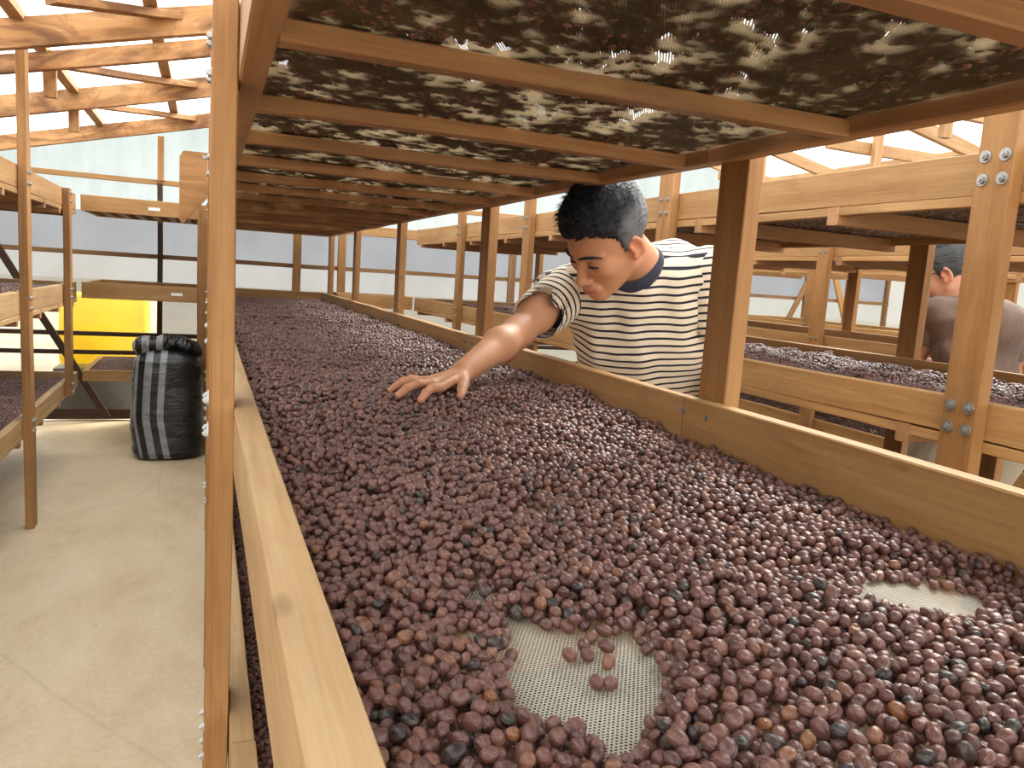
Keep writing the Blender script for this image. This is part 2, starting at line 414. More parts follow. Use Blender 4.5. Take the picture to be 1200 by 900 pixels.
# ------------------------------------------------------------------ racks
def rails(t, x0, x1, y0, y1, zb, zt, m_, m_inner=None, ends=True, th=.030, seg=None):
    """Tray frame: two side rails (split at seg) and end rails between them."""
    zc, h = (zb + zt) / 2, zt - zb
    for x, mm in ((x0 + th / 2, m_), (x1 - th / 2, m_inner or m_)):
        cuts = [y0] + [s for s in (seg or []) if y0 < s < y1] + [y1]
        for a, b in zip(cuts[:-1], cuts[1:]):
            brd('side_rail', t, (x, a + .001, zc), (x, b - .001, zc), th, h, mm)
    if ends:
        for y in ((y0 + th / 2, y1 - th / 2) if ends is True else ends):
            brd('end_rail', t, (x0 + th, y, zc), (x1 - th, y, zc), th, h, m_)
def joists(t, x0, x1, ys, z, m_, w=.035, h=.045):
    for y in ys: brd('joist', t, (x0, y, z), (x1, y, z), w, h, m_)
def net(t, x0, x1, y0, y1, z, n=(6, 40), sag=0.002, mat=None):
    vs, fs = [], []
    nx, ny = n
    for j in range(ny + 1):
        for i in range(nx + 1):
            e = 0 if i in (0, nx) or j in (0, ny) else RNG.normal(0, sag)
            vs.append((x0 + (x1 - x0) * i / nx, y0 + (y1 - y0) * j / ny, z + e))
    for j in range(ny):
        for i in range(nx):
            a = j * (nx + 1) + i
            fs.append((a, a + 1, a + nx + 2, a + nx + 1))
    return mesh_obj('mesh_screen', vs, fs, mat or M_NET, t, smooth=True)

# --- main rack, the bed the camera looks along
Y0, Y1 = -0.35, 5.86
mr = empty('drying_rack', (.43, 2.7, 0))
tag(mr, 'long wooden rack whose bed of dark cherries fills the view', 'rack')
for (zb, zt) in ((.888, .99), (1.40, 1.497)):
    hi = zt > 1.2
    zc, h = (zb + zt) / 2, zt - zb
    for a, b in ((Y0, 2.28), (2.282, Y1)):
        if hi: brd('side_rail', mr, (.051, a, zc), (.051, b, zc), .030, h, M_JOIST)
        else:
            brd('side_rail', mr, (.051, a, .9475), (.051, b, .9475), .030, .085, M_PALE)
            brd('ledger', mr, (.059, a, .894), (.059, b, .894), .013, .019, M_PALE)
    for a, b in ((Y0, 1.155), (1.157, 3.4), (3.402, Y1)):
        brd('side_rail', mr, (.818, a, zc), (.818, b, zc), .030, h, M_JOIST if hi else M_RAIL)
    for y in (Y0, Y1): brd('end_rail', mr, (.066, y, zc), (.803, y, zc), .03, h, M_RAIL)
brd('side_rail', mr, (.051, Y0, .515), (.051, .98, .515), .030, .09, M_PALE)
brd('side_rail', mr, (.051, .982, .515), (.051, Y1, .515), .030, .09, M_PALE)
brd('side_rail', mr, (.818, Y0, .515), (.818, Y1, .515), .030, .09, M_RAIL)
for y in (Y0, Y1): brd('end_rail', mr, (.066, y, .515), (.803, y, .515), .03, .09, M_RAIL)
joists(mr, .066, .803, [-.3, .08, .465, .85, 1.235, 1.56, 1.93, 2.28, 2.62, 2.97, 3.32, 3.67, 4.02, 4.38, 4.74, 5.1, 5.45, 5.75], 1.4115, M_JOIST, .030, .023)
joists(mr, .066, .803, [-.3, .6, 1.5, 2.4, 3.3, 4.2, 5.1], .860, M_JOIST, .04, .045)
joists(mr, .066, .803, [-.3, .6, 1.5, 2.4, 3.3, 4.2, 5.1], .450, M_JOIST, .04, .045)
net(mr, .067, .802, Y0, Y1, .886, (14, 100), .0006)
net(mr, .067, .802, Y0, Y1, 1.4245, (8, 60), .0008, M_NETUP)
net(mr, .067, .802, Y0, Y1, .478, (4, 30), .001)
for y in (1.085, 2.3, 3.54, 4.72, 5.8):
    brd('post', mr, (.020, y, 0), (.020, y, 1.72), .031, .076, M_POST, (0, 1, 0))
    for z in (.515, .975, 1.43):
        for dz in (-.022, .022):
            for dy in (-.018, .018): bolt(mr, (.0045, y + dy, z + dz), (-1, 0, 0), .0085)
for y in (-.2, 1.12, 2.385, 3.60, 4.75, 5.80):
    brd('post', mr, (.851, y, 0), (.851, y, 1.50), .032, .078, M_POST, (0, 1, 0))
    for z in (.965,):
        for dy in (-.035, .035): bolt(mr, (.8025, y + dy, z), (-1, 0, 0), .006)
# cut gusset board on the third left post
vs = [(-.104, 1.331), (-.089, 1.318), (.002, 1.430), (.002, 1.608), (-.090, 1.607), (-.104, 1.583)]
n6 = len(vs)
V = [(x, 3.465, z) for x, z in vs] + [(x, 3.500, z) for x, z in vs]
F = [tuple(range(n6)), tuple(range(2 * n6 - 1, n6 - 1, -1))] + [(k, k + n6, (k + 1) % n6 + n6, (k + 1) % n6) for k in range(n6)]
mesh_obj('gusset_board', V, F, M_POST, mr)
bolt(mr, (-.012, 3.463, 1.59), (0, -1, 0), .008)

def std_rack(name, label, x0, x1, y0, y1, posts_a, posts_b, levels, top=1.52, group=None, wide_out=True, feet=None, skip=(), tops=None, nets={.907: .041}):
    t = empty(name, ((x0 + x1) / 2, (y0 + y1) / 2, 0)); tag(t, label, 'rack', group)
    for (zb, zt, m_, jn, ledger) in levels:
        rails(t, x0, x1, y0, y1, zb, zt, m_, seg=[(y0 + y1) / 2 + .37])
        if ledger:
            for x in (x0 + .012, x1 - .012): brd('ledger', t, (x, y0, zb - .012), (x, y1, zb - .012), .024, .022, m_)
        js = [y0 + .12 + (y1 - y0 - .24) * k / (jn - 1) for k in range(jn)]
        joists(t, x0 + (.0 if ledger else .03), x1 - (.0 if ledger else .03), js, zb - .022 if ledger else zb + .0215, M_JOIST, .035, .043)
        net(t, x0 + .03, x1 - .03, y0 + .03, y1 - .03, zb + (nets.get(zb, .004) if ledger else .045), (3, 20), .001)
    for xs, ys in ((-1, posts_a), (1, posts_b)):
        x = x0 - .017 if xs < 0 else x1 + .017
        for y in ys:
            bot = (feet or {}).get((xs, y), 0.0)
            brd('post', t, (x, y, bot), (x, y, (tops or {}).get((xs, y), top)), .032, .076, M_POST, (0, 1, 0))
            for (zb, zt, *_r) in levels:
                if y in skip: continue
                for dz in (.022, -.022):
                    for dy in (-.018, .018):
                        if zt - .047 + dz > bot: bolt(t, (x + xs * .0165, y + dy, (zb + zt) / 2 + dz), (xs, 0, 0), .0085)
    return t
# left rack
LV = [(.41, .475, M_PALE, 12, True), (.907, 1.0, M_PALE, 12, True), (1.41, 1.503, M_RAIL, 14, True)]
lr = std_rack('drying_rack', 'wooden rack at the left edge with posts on the open floor', -1.43, -.70, -.3, 5.12,
              [.8, 2.4, 4.0, 4.9], [0.3, 3.68, 4.71], LV, 1.97, feet={(1, 4.71): .40}, tops={(1, 4.71): 1.50})
# cross racks in front of the end wall
TV = [(.41, .475, M_RAIL, 4, False), (.907, 1.0, M_RAIL, 4, False), (1.415, 1.505, M_RAIL, 6, True)]
def cross_rack(label, x0, x1, y0, y1, lv, top=1.5, posts=(), joi=True):
    t = empty('drying_rack', ((x0 + x1) / 2, (y0 + y1) / 2, 0)); tag(t, label, 'rack')
    for (zb, zt, m_, jn, led) in lv:
        for y in (y0 + .015, y1 - .015): brd('side_rail', t, (x0, y, (zb + zt) / 2), (x1, y, (zb + zt) / 2), .03, zt - zb, m_)
        for x in (x0 + .015, x1 - .015): brd('end_rail', t, (x, y0 + .03, (zb + zt) / 2), (x, y1 - .03, (zb + zt) / 2), .03, zt - zb, m_)
        for k in range(jn): 
            x = x0 + .1 + (x1 - x0 - .2) * k / max(1, jn - 1)
            brd('joist', t, (x, y0 + .03, zb + .022), (x, y1 - .03, zb + .022), .035, .04, M_JOIST)
        net(t, x0 + .03, x1 - .03, y0 + .03, y1 - .03, zb + .044, (6, 4), .001)
    for (x, y) in posts: brd('post', t, (x, y, 0), (x, y, top), .06, .032, M_POST, (0, 1, 0))
    return t
cross_rack('cross rack behind the black sack, joining the left rack', -.68, -.012, 5.16, 5.92, TV, 1.5, ((-.02, 5.1),))
cross_rack('low cross rack closing the aisle behind the striped man', .875, 1.42, 5.58, 5.95, [(.907, 1.0, M_RAIL, 3, False)], 1.0, ((.9, 5.93), (1.39, 5.93)))
# right rack with the bolted post
RV = [(.50, .57, M_RAIL, 12, True), (.925, 1.0, M_RAIL, 9, True), (1.405, 1.49, M_RAIL, 11, True)]
rr = std_rack('drying_rack', 'wooden rack behind the striped man, with a large four bolt post', 1.425, 2.235, -.3, 5.55,
              [-.1, 1.070, 2.22, 3.40, 4.44], [.6, 1.607, 1.95, 2.9, 4.0, 5.2], RV, 1.66, feet={(-1, 4.44): .84}, tops={(1, 1.607): .895}, skip=[1.070])
for y in (1.070,):
    for z in (.965, 1.45):
        for dz in (.022, -.022):
            for dy in (-.02, .02): bolt(rr, (1.425 - .0335, y + dy, z + dz), (-1, 0, 0), .0125)
R3V = [(.50, .575, M_RAIL, 10, True), (.925, 1.0, M_RAIL, 8, True), (1.395, 1.48, M_RAIL, 10, True)]
r3 = std_rack('drying_rack', 'wooden rack across the aisle where the man in brown stands', 2.88, 3.62, -.3, 5.6,
              [1.6, 3.04, 4.4], [2.2, 3.6, 4.6], R3V, 1.5)
r4 = std_rack('drying_rack', 'farthest wooden rack, along the cream wall', 4.25, 5.0, -.3, 5.7,
              [1.6, 3.2, 4.6], [2.2, 3.6, 5.0], R3V, 1.5)

# ------------------------------------------------------------------ cherries
def ico(sub):
    bm = bmesh.new(); bmesh.ops.create_icosphere(bm, subdivisions=sub, radius=1.0)
    v = np.array([x.co[:] for x in bm.verts]); f = [tuple(x.index for x in q.verts) for q in bm.faces]; bm.free()
    return v, f
_iv, _if = ico(3)
def cherry_mesh(i):
    """Dried coffee cherry: a slightly flattened oval, dented, with a pucker at the stem end and lengthwise wrinkles."""
    r = np.random.default_rng(100 + i)
    v = _iv.copy()
    ax = np.array([r.uniform(.0061, .0069), r.uniform(.0050, .0055), r.uniform(.0046, .0052)])
    ang = np.arctan2(v[:, 2], v[:, 1]); lon = v[:, 0]
    d = np.ones(len(v))
    amp = [0.02, 0.03, 0.07, 0.05, 0.08, 0.02, 0.06, 0.035, 0.09, 0.04][i % 10]
    for k in range(4):
        n = r.integers(3, 9); d += amp * .55 * np.cos(n * ang + r.uniform(0, 6.3) + 1.2 * lon) * (1 - lon ** 2)
    for k in range(3 if i % 3 else 5):          # dents
        c = r.normal(size=3); c /= np.linalg.norm(c)
        q = np.clip(v @ c, -1, 1); d -= r.uniform(.02, .05 + amp) * np.exp(-(1 - q) / r.uniform(.06, .22))
    d -= .10 * np.exp(-(1 - lon) / .025)        # stem pucker
    if i % 4 == 2:                               # deep crease
        d -= .16 * np.exp(-((ang - r.uniform(-1, 1)) / .16) ** 2) * (1 - lon ** 2)
    v = v * d[:, None] * ax
    me = bpy.data.meshes.new('coffee_cherry')
    me.from_pydata([tuple(x) for x in v], [], _if); me.shade_smooth()
    me.materials.append(None)
    return me
NPROTO = 10
CH_ME = [cherry_mesh(i) for i in range(NPROTO)]

CAMP = np.array([0, 0, CAMZ])
def cam_px(P):
    q = (P - CAMP) @ CAM_R.T
    return 600 + 900 * q[:, 0] / q[:, 2], 450 + 900 * q[:, 1] / q[:, 2], q[:, 2]

def vnoise(x, y, cell, seed):
    """Smooth value noise in [0,1]."""
    r = np.random.default_rng(seed); g = r.random((257, 257))
    u, v = x / cell + 50, y / cell + 50
    i, j = np.floor(u).astype(int), np.floor(v).astype(int); a, b = u - i, v - j
    a = a * a * (3 - 2 * a); b = b * b * (3 - 2 * b)
    G = lambda p, q: g[p % 256, q % 256]
    return (G(i, j) * (1 - a) + G(i + 1, j) * a) * (1 - b) + (G(i, j + 1) * (1 - a) + G(i + 1, j + 1) * a) * b

# layer thickness of the main bed: bare net patches raked open near the camera
NETZ = .887
def in_poly(x, y, poly):
    c = np.zeros(np.shape(x), bool); n = len(poly)
    for i in range(n):
        (x0, y0), (x1, y1) = poly[i], poly[(i + 1) % n]
        with np.errstate(divide='ignore', invalid='ignore'):
            c ^= ((y0 > y) != (y1 > y)) & (x < (x1 - x0) * (y - y0) / (y1 - y0 + 1e-12) + x0)
    return c
PATCHES = [[(0.2453, 0.5874), (0.2644, 0.5641), (0.2778, 0.5461), (0.3112, 0.5331), (0.3354, 0.5223), (0.3342, 0.4896), (0.3296, 0.4568), (0.2898, 0.4147), (0.2579, 0.3839), (0.2451, 0.3655), (0.2299, 0.3699), (0.2358, 0.3976), (0.2201, 0.4155), (0.2038, 0.423), (0.1959, 0.4458), (0.2041, 0.4837), (0.2268, 0.5171), (0.2292, 0.5534)], [(0.2224, 0.6429), (0.2411, 0.6488), (0.2435, 0.6131), (0.2234, 0.5926)], [(0.1876, 0.5637), (0.2052, 0.5704), (0.2106, 0.5473), (0.198, 0.5315), (0.1845, 0.542)], [(0.6153, 0.56), (0.6718, 0.5747), (0.7031, 0.5537), (0.7385, 0.5145), (0.7085, 0.4767), (0.6406, 0.4817), (0.6233, 0.5047), (0.6035, 0.5291)], [(0.3752, 0.8655), (0.4012, 0.8906), (0.4001, 0.847), (0.3731, 0.8246)], [(0.1632, 1.0156), (0.1798, 1.0481), (0.1877, 1.012), (0.1679, 0.9741)], [(0.7797, 1.6984), (0.8314, 1.7502), (0.8205, 1.6864), (0.7655, 1.6268)], [(0.3425, 0.5302), (0.3509, 0.5232), (0.3474, 0.4979), (0.3342, 0.4896)]]
GX0, GX1, GY0, GY1, RES = .066, .803, -.34, 5.84, .002
nx, ny = int((GX1 - GX0) / RES), int((GY1 - GY0) / RES)
gx = GX0 + (np.arange(nx) + .5) * RES; gy = GY0 + (np.arange(ny) + .5) * RES
GXX, GYY = np.meshgrid(gx, gy, indexing='ij')
TH = .0165 + .011 * vnoise(GXX, GYY, .11, 1) + .007 * vnoise(GXX, GYY, .045, 2)
TH += (.020 + .008 * np.clip((GXX - .3) / .4, 0, 1)) * np.clip((GYY - .85) / .65, 0, 1)
TH -= .012 * np.clip(vnoise(GXX, GYY, .07, 5) - .80, 0, 1) * 5
bare = np.zeros_like(TH, bool)
for poly in PATCHES: bare |= in_poly(GXX, GYY, poly)
# ramp up from the patch edges
dist = np.where(bare, 0.0, 9.0)
near = slice(0, int((1.2 - GY0) / RES))
D = dist[:, near]
for _ in range(26):
    P_ = np.pad(D, 1, constant_values=9.)
    D = np.minimum(D, np.minimum.reduce([P_[:-2, 1:-1], P_[2:, 1:-1], P_[1:-1, :-2], P_[1:-1, 2:]]) + RES)
dist[:, near] = D
TH = np.where(bare, 0, np.minimum(TH, np.where((GXX > .5) & (GYY < .8), .0065 + dist * .20, .0095 + dist * .38)))
HM = np.maximum(0, (TH - .020) * (GYY > .8)).astype(np.float32)
_prof = {}
def prof(rb):
    k = round(rb * 1e4)
    if k not in _prof:
        m = int(rb / RES) + 1
        a = np.arange(-m, m + 1) * RES; xx, yy = np.meshgrid(a, a, indexing='ij'); q = rb * rb - xx * xx - yy * yy
        under = np.where(q > 0, np.sqrt(np.maximum(q, 0)), -9.0).astype(np.float32)
        _prof[k] = (m, under)
    return _prof[k]
def drop(x, y, rb):
    m, u = prof(rb)
    i, j = int((x - GX0) / RES), int((y - GY0) / RES)
    if i < m or j < m or i >= nx - m or j >= ny - m: return None
    return (HM[i - m:i + m + 1, j - m:j + m + 1] + u).max(), i, j, m, u
beans = []
def settle(n, ya, yb, rng, tries=3):
    X = rng.uniform(GX0 + .004, GX1 - .004, n * tries); Y = rng.uniform(ya, yb, n * tries); R_ = np.round(rng.normal(.0050, .00055, n).clip(.0038, .0063), 4)
    for k in range(n):
        best = None
        for t in range(tries):
            x, y = X[k * tries + t], Y[k * tries + t]
            d = drop(x, y, R_[k])
            if d is None: continue
            th = TH[d[1], d[2]]
            if th <= 0 or d[0] > th: continue
            if best is None or d[0] < best[0][0]: best = (d, x, y)
        if best is None: continue
        (z, i, j, m, u), x, y = best
        top = np.where(u > -1, z + u, 0)
        sl = HM[i - m:i + m + 1, j - m:j + m + 1]; np.maximum(sl, top, out=sl)
        beans.append((x, y, z, R_[k]))
_r = np.random.default_rng(3)
settle(26000, -.3, 1.6, _r)
settle(26000, 1.6, 3.4, _r, 2)
settle(24000, 3.4, 5.82, _r, 1)
# a few left lying alone on the bare net
LONE = [(0.2689, 0.4622), (0.2785, 0.4584), (0.2925, 0.4874), (0.2673, 0.505), (0.2812, 0.5014), (0.2857, 0.5163), (0.3035, 0.5103), (0.2989, 0.5283)]
lone = [(x, y, .0050, .0050) for x, y in LONE]
B = np.array(beans); B[:, 2] += NETZ
top_at = HM[np.clip(((B[:, 0] - GX0) / RES).astype(int), 0, nx - 1), np.clip(((B[:, 1] - GY0) / RES).astype(int), 0, ny - 1)] + NETZ
visible = (B[:, 2] + B[:, 3] - top_at) > -.0012
px, py, pz = cam_px(B[:, :3])
cand = visible & (px > 8) & (px < 1192) & (py > 8) & (py < 893) & (pz > .05)
order = np.argsort(np.where(cand, pz, 99))[:291]
sel = np.zeros(len(B), bool); sel[order] = True

def rot_for(rng, n, flat=.5):
    return np.stack([rng.uniform(0, 6.283, n), rng.normal(0, flat, n), rng.uniform(0, 6.283, n)], 1)
CHOBJ = []
def cherry(p, rot, s, me, mat, label, group=None):
    o = bpy.data.objects.new('coffee_cherry', me); COL.objects.link(o)
    o.location = p; o.rotation_euler = rot; o.scale = (s,) * 3
    o.material_slots[0].link = 'OBJECT'; o.material_slots[0].material = mat
    tag(o, label, 'cherry', group); CHOBJ.append(o); return o
_r2 = np.random.default_rng(11)
Rn = rot_for(_r2, len(B))
cls = _r2.random(len(B))
for n_, k in enumerate(order):
    s = B[k, 3] / .0050
    u, v_ = px[k], py[k]
    if v_ > 868: where = 'along the very front of the bed'
    elif u < 470: where = 'close beside the near left rail'
    elif u < 690: where = 'on the left side of the bare net'
    elif u < 900: where = 'on the right side of the bare net'
    else: where = 'in the near right part of the bed'
    if cls[k] < .055: mt, ad = M_CBLACK, 'blackened'
    elif cls[k] > .955: mt, ad = M_CRED, 'orange brown'
    else: mt, ad = M_CHERRY, 'dark brown'
    lb, gp = 'single ' + ad + ' dried coffee cherry ' + where, ad + ' cherries ' + where
    cherry(B[k, :3], Rn[k], s, CH_ME[k % NPROTO], mt, lb, gp)
LL = ['left one of two coffee cherries touching on the bare net', 'right one of two coffee cherries touching on the bare net', 'coffee cherry on bare net just behind the touching pair', 'leftmost coffee cherry of the small clump on the bare net', 'coffee cherry at the front middle of the small clump on net', 'coffee cherry at the middle of the small clump on bare net', 'rightmost coffee cherry of the small clump on the bare net', 'rear coffee cherry of the small clump on the bare net']
for (x, y, z, r_), lb in zip(lone, LL):
    cherry((x, y, NETZ + .0048), (RNG.uniform(0, 6), RNG.normal(0, .3), RNG.uniform(0, 6)), 1.08, CH_ME[int(RNG.integers(NPROTO))], M_CHERRY, lb)

# the rest of every heap: one object each, scattering the same cherry shapes
PROTO = []
_seen = set()
for o in CHOBJ:
    if o.data.name not in _seen and o.material_slots[0].material is M_CHERRY:
        _seen.add(o.data.name); PROTO.append(o)
def gn_group():
    g = bpy.data.node_groups.new('cherry heap', 'GeometryNodeTree')
    g.interface.new_socket('Geometry', in_out='INPUT', socket_type='NodeSocketGeometry')
    g.interface.new_socket('Geometry', in_out='OUTPUT', socket_type='NodeSocketGeometry')
    N, Lk = g.nodes, g.links
    gi, go = N.new('NodeGroupInput'), N.new('NodeGroupOutput')
    j = N.new('GeometryNodeJoinGeometry')
    for o in PROTO:
        oi = N.new('GeometryNodeObjectInfo'); oi.transform_space = 'ORIGINAL'; oi.inputs['Object'].default_value = o
        sm = N.new('GeometryNodeSetMaterial'); sm.inputs['Material'].default_value = M_CHERRY
        gt = N.new('GeometryNodeGeometryToInstance')
        Lk.new(oi.outputs['Geometry'], sm.inputs[0]); Lk.new(sm.outputs[0], gt.inputs[0]); Lk.new(gt.outputs[0], j.inputs[0])
    ip = N.new('GeometryNodeInstanceOnPoints'); ip.inputs['Pick Instance'].default_value = True
    def att(nm, ty):
        a = N.new('GeometryNodeInputNamedAttribute'); a.data_type = ty; a.inputs['Name'].default_value = nm; return a.outputs['Attribute']
    er = N.new('FunctionNodeEulerToRotation'); Lk.new(att('rot', 'FLOAT_VECTOR'), er.inputs[0])
    Lk.new(gi.outputs[0], ip.inputs['Points']); Lk.new(j.outputs[0], ip.inputs['Instance'])
    Lk.new(att('idx', 'INT'), ip.inputs['Instance Index']); Lk.new(er.outputs[0], ip.inputs['Rotation']); Lk.new(att('sca', 'FLOAT'), ip.inputs['Scale'])
    Lk.new(ip.outputs[0], go.inputs[0])
    return g
GN = gn_group()
def heap(pts, rots, scs, label, org):
    n = len(pts); org = np.array(org)
    me = bpy.data.meshes.new('coffee_cherries'); me.vertices.add(n)
    me.vertices.foreach_set('co', (np.asarray(pts) - org).astype(np.float32).ravel())
    a = me.attributes.new('rot', 'FLOAT_VECTOR', 'POINT'); a.data.foreach_set('vector', np.asarray(rots, np.float32).ravel())
    a = me.attributes.new('sca', 'FLOAT', 'POINT'); a.data.foreach_set('value', np.asarray(scs, np.float32))
    a = me.attributes.new('idx', 'INT', 'POINT'); a.data.foreach_set('value', (np.arange(n) * 7 % len(PROTO)).astype(np.int32))
    o = bpy.data.objects.new('coffee_cherries', me); COL.objects.link(o); o.location = org
    md = o.modifiers.new('heap', 'NODES'); md.node_group = GN
    return tag(o, label, 'cherries', None, 'stuff')
rest = ~sel
heap(B[rest, :3], Rn[rest], B[rest, 3] / .0050, 'thick bed of drying brown cherries under the stroking hand', (.43, 2.7, .9))

def scatter(x0, x1, y0, y1, z, pitch, layers, rng, mask=None, sz=1.0):
    out = []
    for l in range(layers):
        xs = np.arange(x0 + pitch / 2, x1 - pitch / 3, pitch); ys = np.arange(y0 + pitch / 2, y1 - pitch / 3, pitch * .88)
        X, Y = np.meshgrid(xs, ys, indexing='ij'); X = X + (np.arange(len(ys)) % 2)[None, :] * pitch / 2
        X = X.ravel() + rng.normal(0, pitch * .22, X.size); Y = Y.ravel() + rng.normal(0, pitch * .22, Y.size) + l * pitch * .5
        Z = z + .0048 * sz + l * .0068 * sz + rng.normal(0, .0011, X.size)
        k = (X > x0 + .004) & (X < x1 - .004)
        if mask is not None: k &= mask(X, Y, l)
        out.append(np.stack([X, Y, Z], 1)[k])
    P_ = np.concatenate(out)
    return P_, rot_for(rng, len(P_)), np.clip(rng.normal(1.0, .1, len(P_)), .75, 1.25) * sz
def tray(x0, x1, y0, y1, z, label, pitch=.0112, layers=2, mask=None, sz=1.0, rip=0.0):
    P_, Ro, S = scatter(x0, x1, y0, y1, z, pitch, layers, _r2, mask, sz)
    if rip: P_[:, 2] += rip * vnoise(P_[:, 0], P_[:, 1], .09, 21) + rip * .6 * vnoise(P_[:, 0], P_[:, 1], .035, 22)
    heap(P_, Ro, S, label, ((x0 + x1) / 2, (y0 + y1) / 2, z))
# upper tray of the main rack: thin, gappy, seen from beneath against the roof
def upmask(X, Y, l):
    n = .30 * vnoise(X, Y, .075, 31) + .42 * vnoise(X, Y, .023, 32) + .42 * vnoise(X, Y, .0125, 33)
    n -= .10 * np.clip(vnoise(X, Y, .35, 34) - .45, 0, 1) * 2
    n += .05 * (X < .16) - .12 * np.clip((.13 - X) / .06, 0, 1)
    return n > (.45 if l == 0 else .54)
tray(.070, .800, Y0, Y1, 1.4255, 'thin gappy layer of cherries on the screen overhead', .0098, 2, upmask)
tray(.070, .800, Y0, Y1, .480, 'dark cherries on the low shelf under the nearest bed', .0108, 2)
tray(-1.40, -.73, .6, 5.09, .953, 'cherries on the middle tray of the left rack', .0112, 2, rip=.012)
tray(-1.40, -.73, 1.6, 5.09, .416, 'cherries on the lowest tray of the left rack', .0112, 2, rip=.01)
tray(-1.40, -.73, 1.5, 5.09, 1.416, 'dark cherries on the top tray of the left rack', .0125, 2)
tray(-.64, -.05, 5.2, 5.88, .952, 'cherries on the cross rack behind the sack, middle tray', .0118, 2)
tray(-.64, -.05, 5.2, 5.88, .455, 'cherries on the cross rack behind the sack, lowest tray', .0118, 2)
tray(-.64, -.05, 5.2, 5.88, 1.46, 'cherries on the cross rack behind the sack, top tray', .0118, 2)
tray(1.455, 2.205, .2, 5.5, .934, 'pale lit cherries on the middle tray beside the four bolt post', .0112, 2, rip=.028)
tray(1.455, 2.205, .6, 5.5, .506, 'cherries on the low tray of the rack with the four bolt post', .0118, 2)
tray(1.455, 2.205, -.25, 5.5, 1.409, 'dark dense cherries overhead on the rack with the four bolt post', .0108, 2)
tray(2.91, 3.59, .8, 5.5, .934, 'dark cherries on the middle tray beyond the man in brown', .0125, 2)
tray(2.91, 3.59, .8, 5.5, .508, 'cherries on the low tray seen under the rail by pale trousers', .0125, 2, rip=.03)
tray(2.91, 3.59, .8, 5.5, 1.40, 'dark cherries overhead beyond the man in brown', .0125, 2)

# ------------------------------------------------------------------ people: signed distance modelling
F4 = np.float32
def smin(a, b, k):
    h = np.maximum(k - np.abs(a - b), 0) / k
    return np.minimum(a, b) - h * h * k * .25
def smax(a, b, k): return -smin(-a, -b, k)
def cap(p, a, b, ra, rb):
    a, b = np.array(a, F4), np.array(b, F4); ba = b - a
    h = np.clip(((p - a) @ ba) / (ba @ ba), 0, 1)
    return np.linalg.norm(p - a - h[:, None] * ba, axis=1) - (ra + (rb - ra) * h)
def ell(p, c, r, R=None):
    q = p - np.array(c, F4)
    if R is not None: q = q @ np.array(R, F4)
    r = np.array(r, F4); k0 = np.linalg.norm(q / r, axis=1); k1 = np.linalg.norm(q / (r * r), axis=1) + 1e-9
    return k0 * (k0 - 1) / k1
def polygonise(fn, lo, hi, h, lip=1.5):
    """Block-sparse sampling and surface nets."""
    lo, hi = np.array(lo, float), np.array(hi, float); B_ = 8
    nb = np.ceil((hi - lo) / (h * B_)).astype(int); n = nb * B_
    cc = np.stack(np.meshgrid(*[(np.arange(k) * B_ + (B_ - 1) / 2) * h + l for k, l in zip(nb, lo)], indexing='ij'), -1).reshape(-1, 3).astype(F4)
    d = np.concatenate([fn(cc[i:i + 200000]) for i in range(0, len(cc), 200000)])
    act = (np.abs(d) < h * B_ * .9 * lip).reshape(nb)
    V = np.repeat(np.repeat(np.repeat(d.reshape(nb).astype(F4), B_, 0), B_, 1), B_, 2)
    ai = np.argwhere(act) * B_
    off = np.stack(np.meshgrid(*[np.arange(B_)] * 3, indexing='ij'), -1).reshape(-1, 3)
    idx = (ai[:, None, :] + off[None]).reshape(-1, 3)
    pts = (idx * h + lo).astype(F4)
    vals = np.concatenate([fn(pts[i:i + 400000]) for i in range(0, len(pts), 400000)]).astype(F4)
    V[idx[:, 0], idx[:, 1], idx[:, 2]] = vals
    S = V < 0
    cnt = np.zeros(n - 1, np.int8)
    sl = (slice(0, -1), slice(1, None))
    for a in (0, 1):
        for b in (0, 1):
            for c in (0, 1): cnt += S[sl[a], sl[b], sl[c]]
    cells = np.argwhere((cnt > 0) & (cnt < 8))
    cid = np.full(n - 1, -1, np.int32); cid[tuple(cells.T)] = np.arange(len(cells))
    acc = np.zeros((len(cells), 3)); num = np.zeros(len(cells))
    cor = [(a, b, c) for a in (0, 1) for b in (0, 1) for c in (0, 1)]
    val = {k: V[cells[:, 0] + k[0], cells[:, 1] + k[1], cells[:, 2] + k[2]] for k in cor}
    for ka in cor:
        for ax in range(3):
            if ka[ax]: continue
            kb = list(ka); kb[ax] = 1; kb = tuple(kb)
            va, vb = val[ka], val[kb]; m = (va < 0) != (vb < 0)
            t = np.where(m, va / np.where(m, va - vb, 1), 0)
            p = np.array(ka, float)[None] + np.zeros((len(cells), 1)); p[:, ax] += t
            acc += p * m[:, None]; num += m
    verts = (cells + acc / num[:, None]) * h + lo
    faces = []
    for ax in range(3):
        o = [slice(None)] * 3; q = [slice(None)] * 3; o[ax] = slice(0, -1); q[ax] = slice(1, None)
        sa, sb = S[tuple(o)], S[tuple(q)]
        e = np.argwhere(sa != sb); u, w = (ax + 1) % 3, (ax + 2) % 3
        ok = (e[:, u] >= 1) & (e[:, w] >= 1) & (e[:, u] < n[u] - 1) & (e[:, w] < n[w] - 1); e = e[ok]
        fl = sa[tuple(e.T)]
        def cell(du, dw):
            k = e.copy(); k[:, u] += du; k[:, w] += dw
            return cid[tuple(k.T)]
        a, b, c, d_ = cell(-1, -1), cell(0, -1), cell(0, 0), cell(-1, 0)
        fc = np.stack([a, b, c, d_], 1); fc[~fl] = fc[~fl][:, ::-1]
        faces.append(fc)
    faces = np.concatenate(faces)
    return verts, faces[(faces >= 0).all(1)]
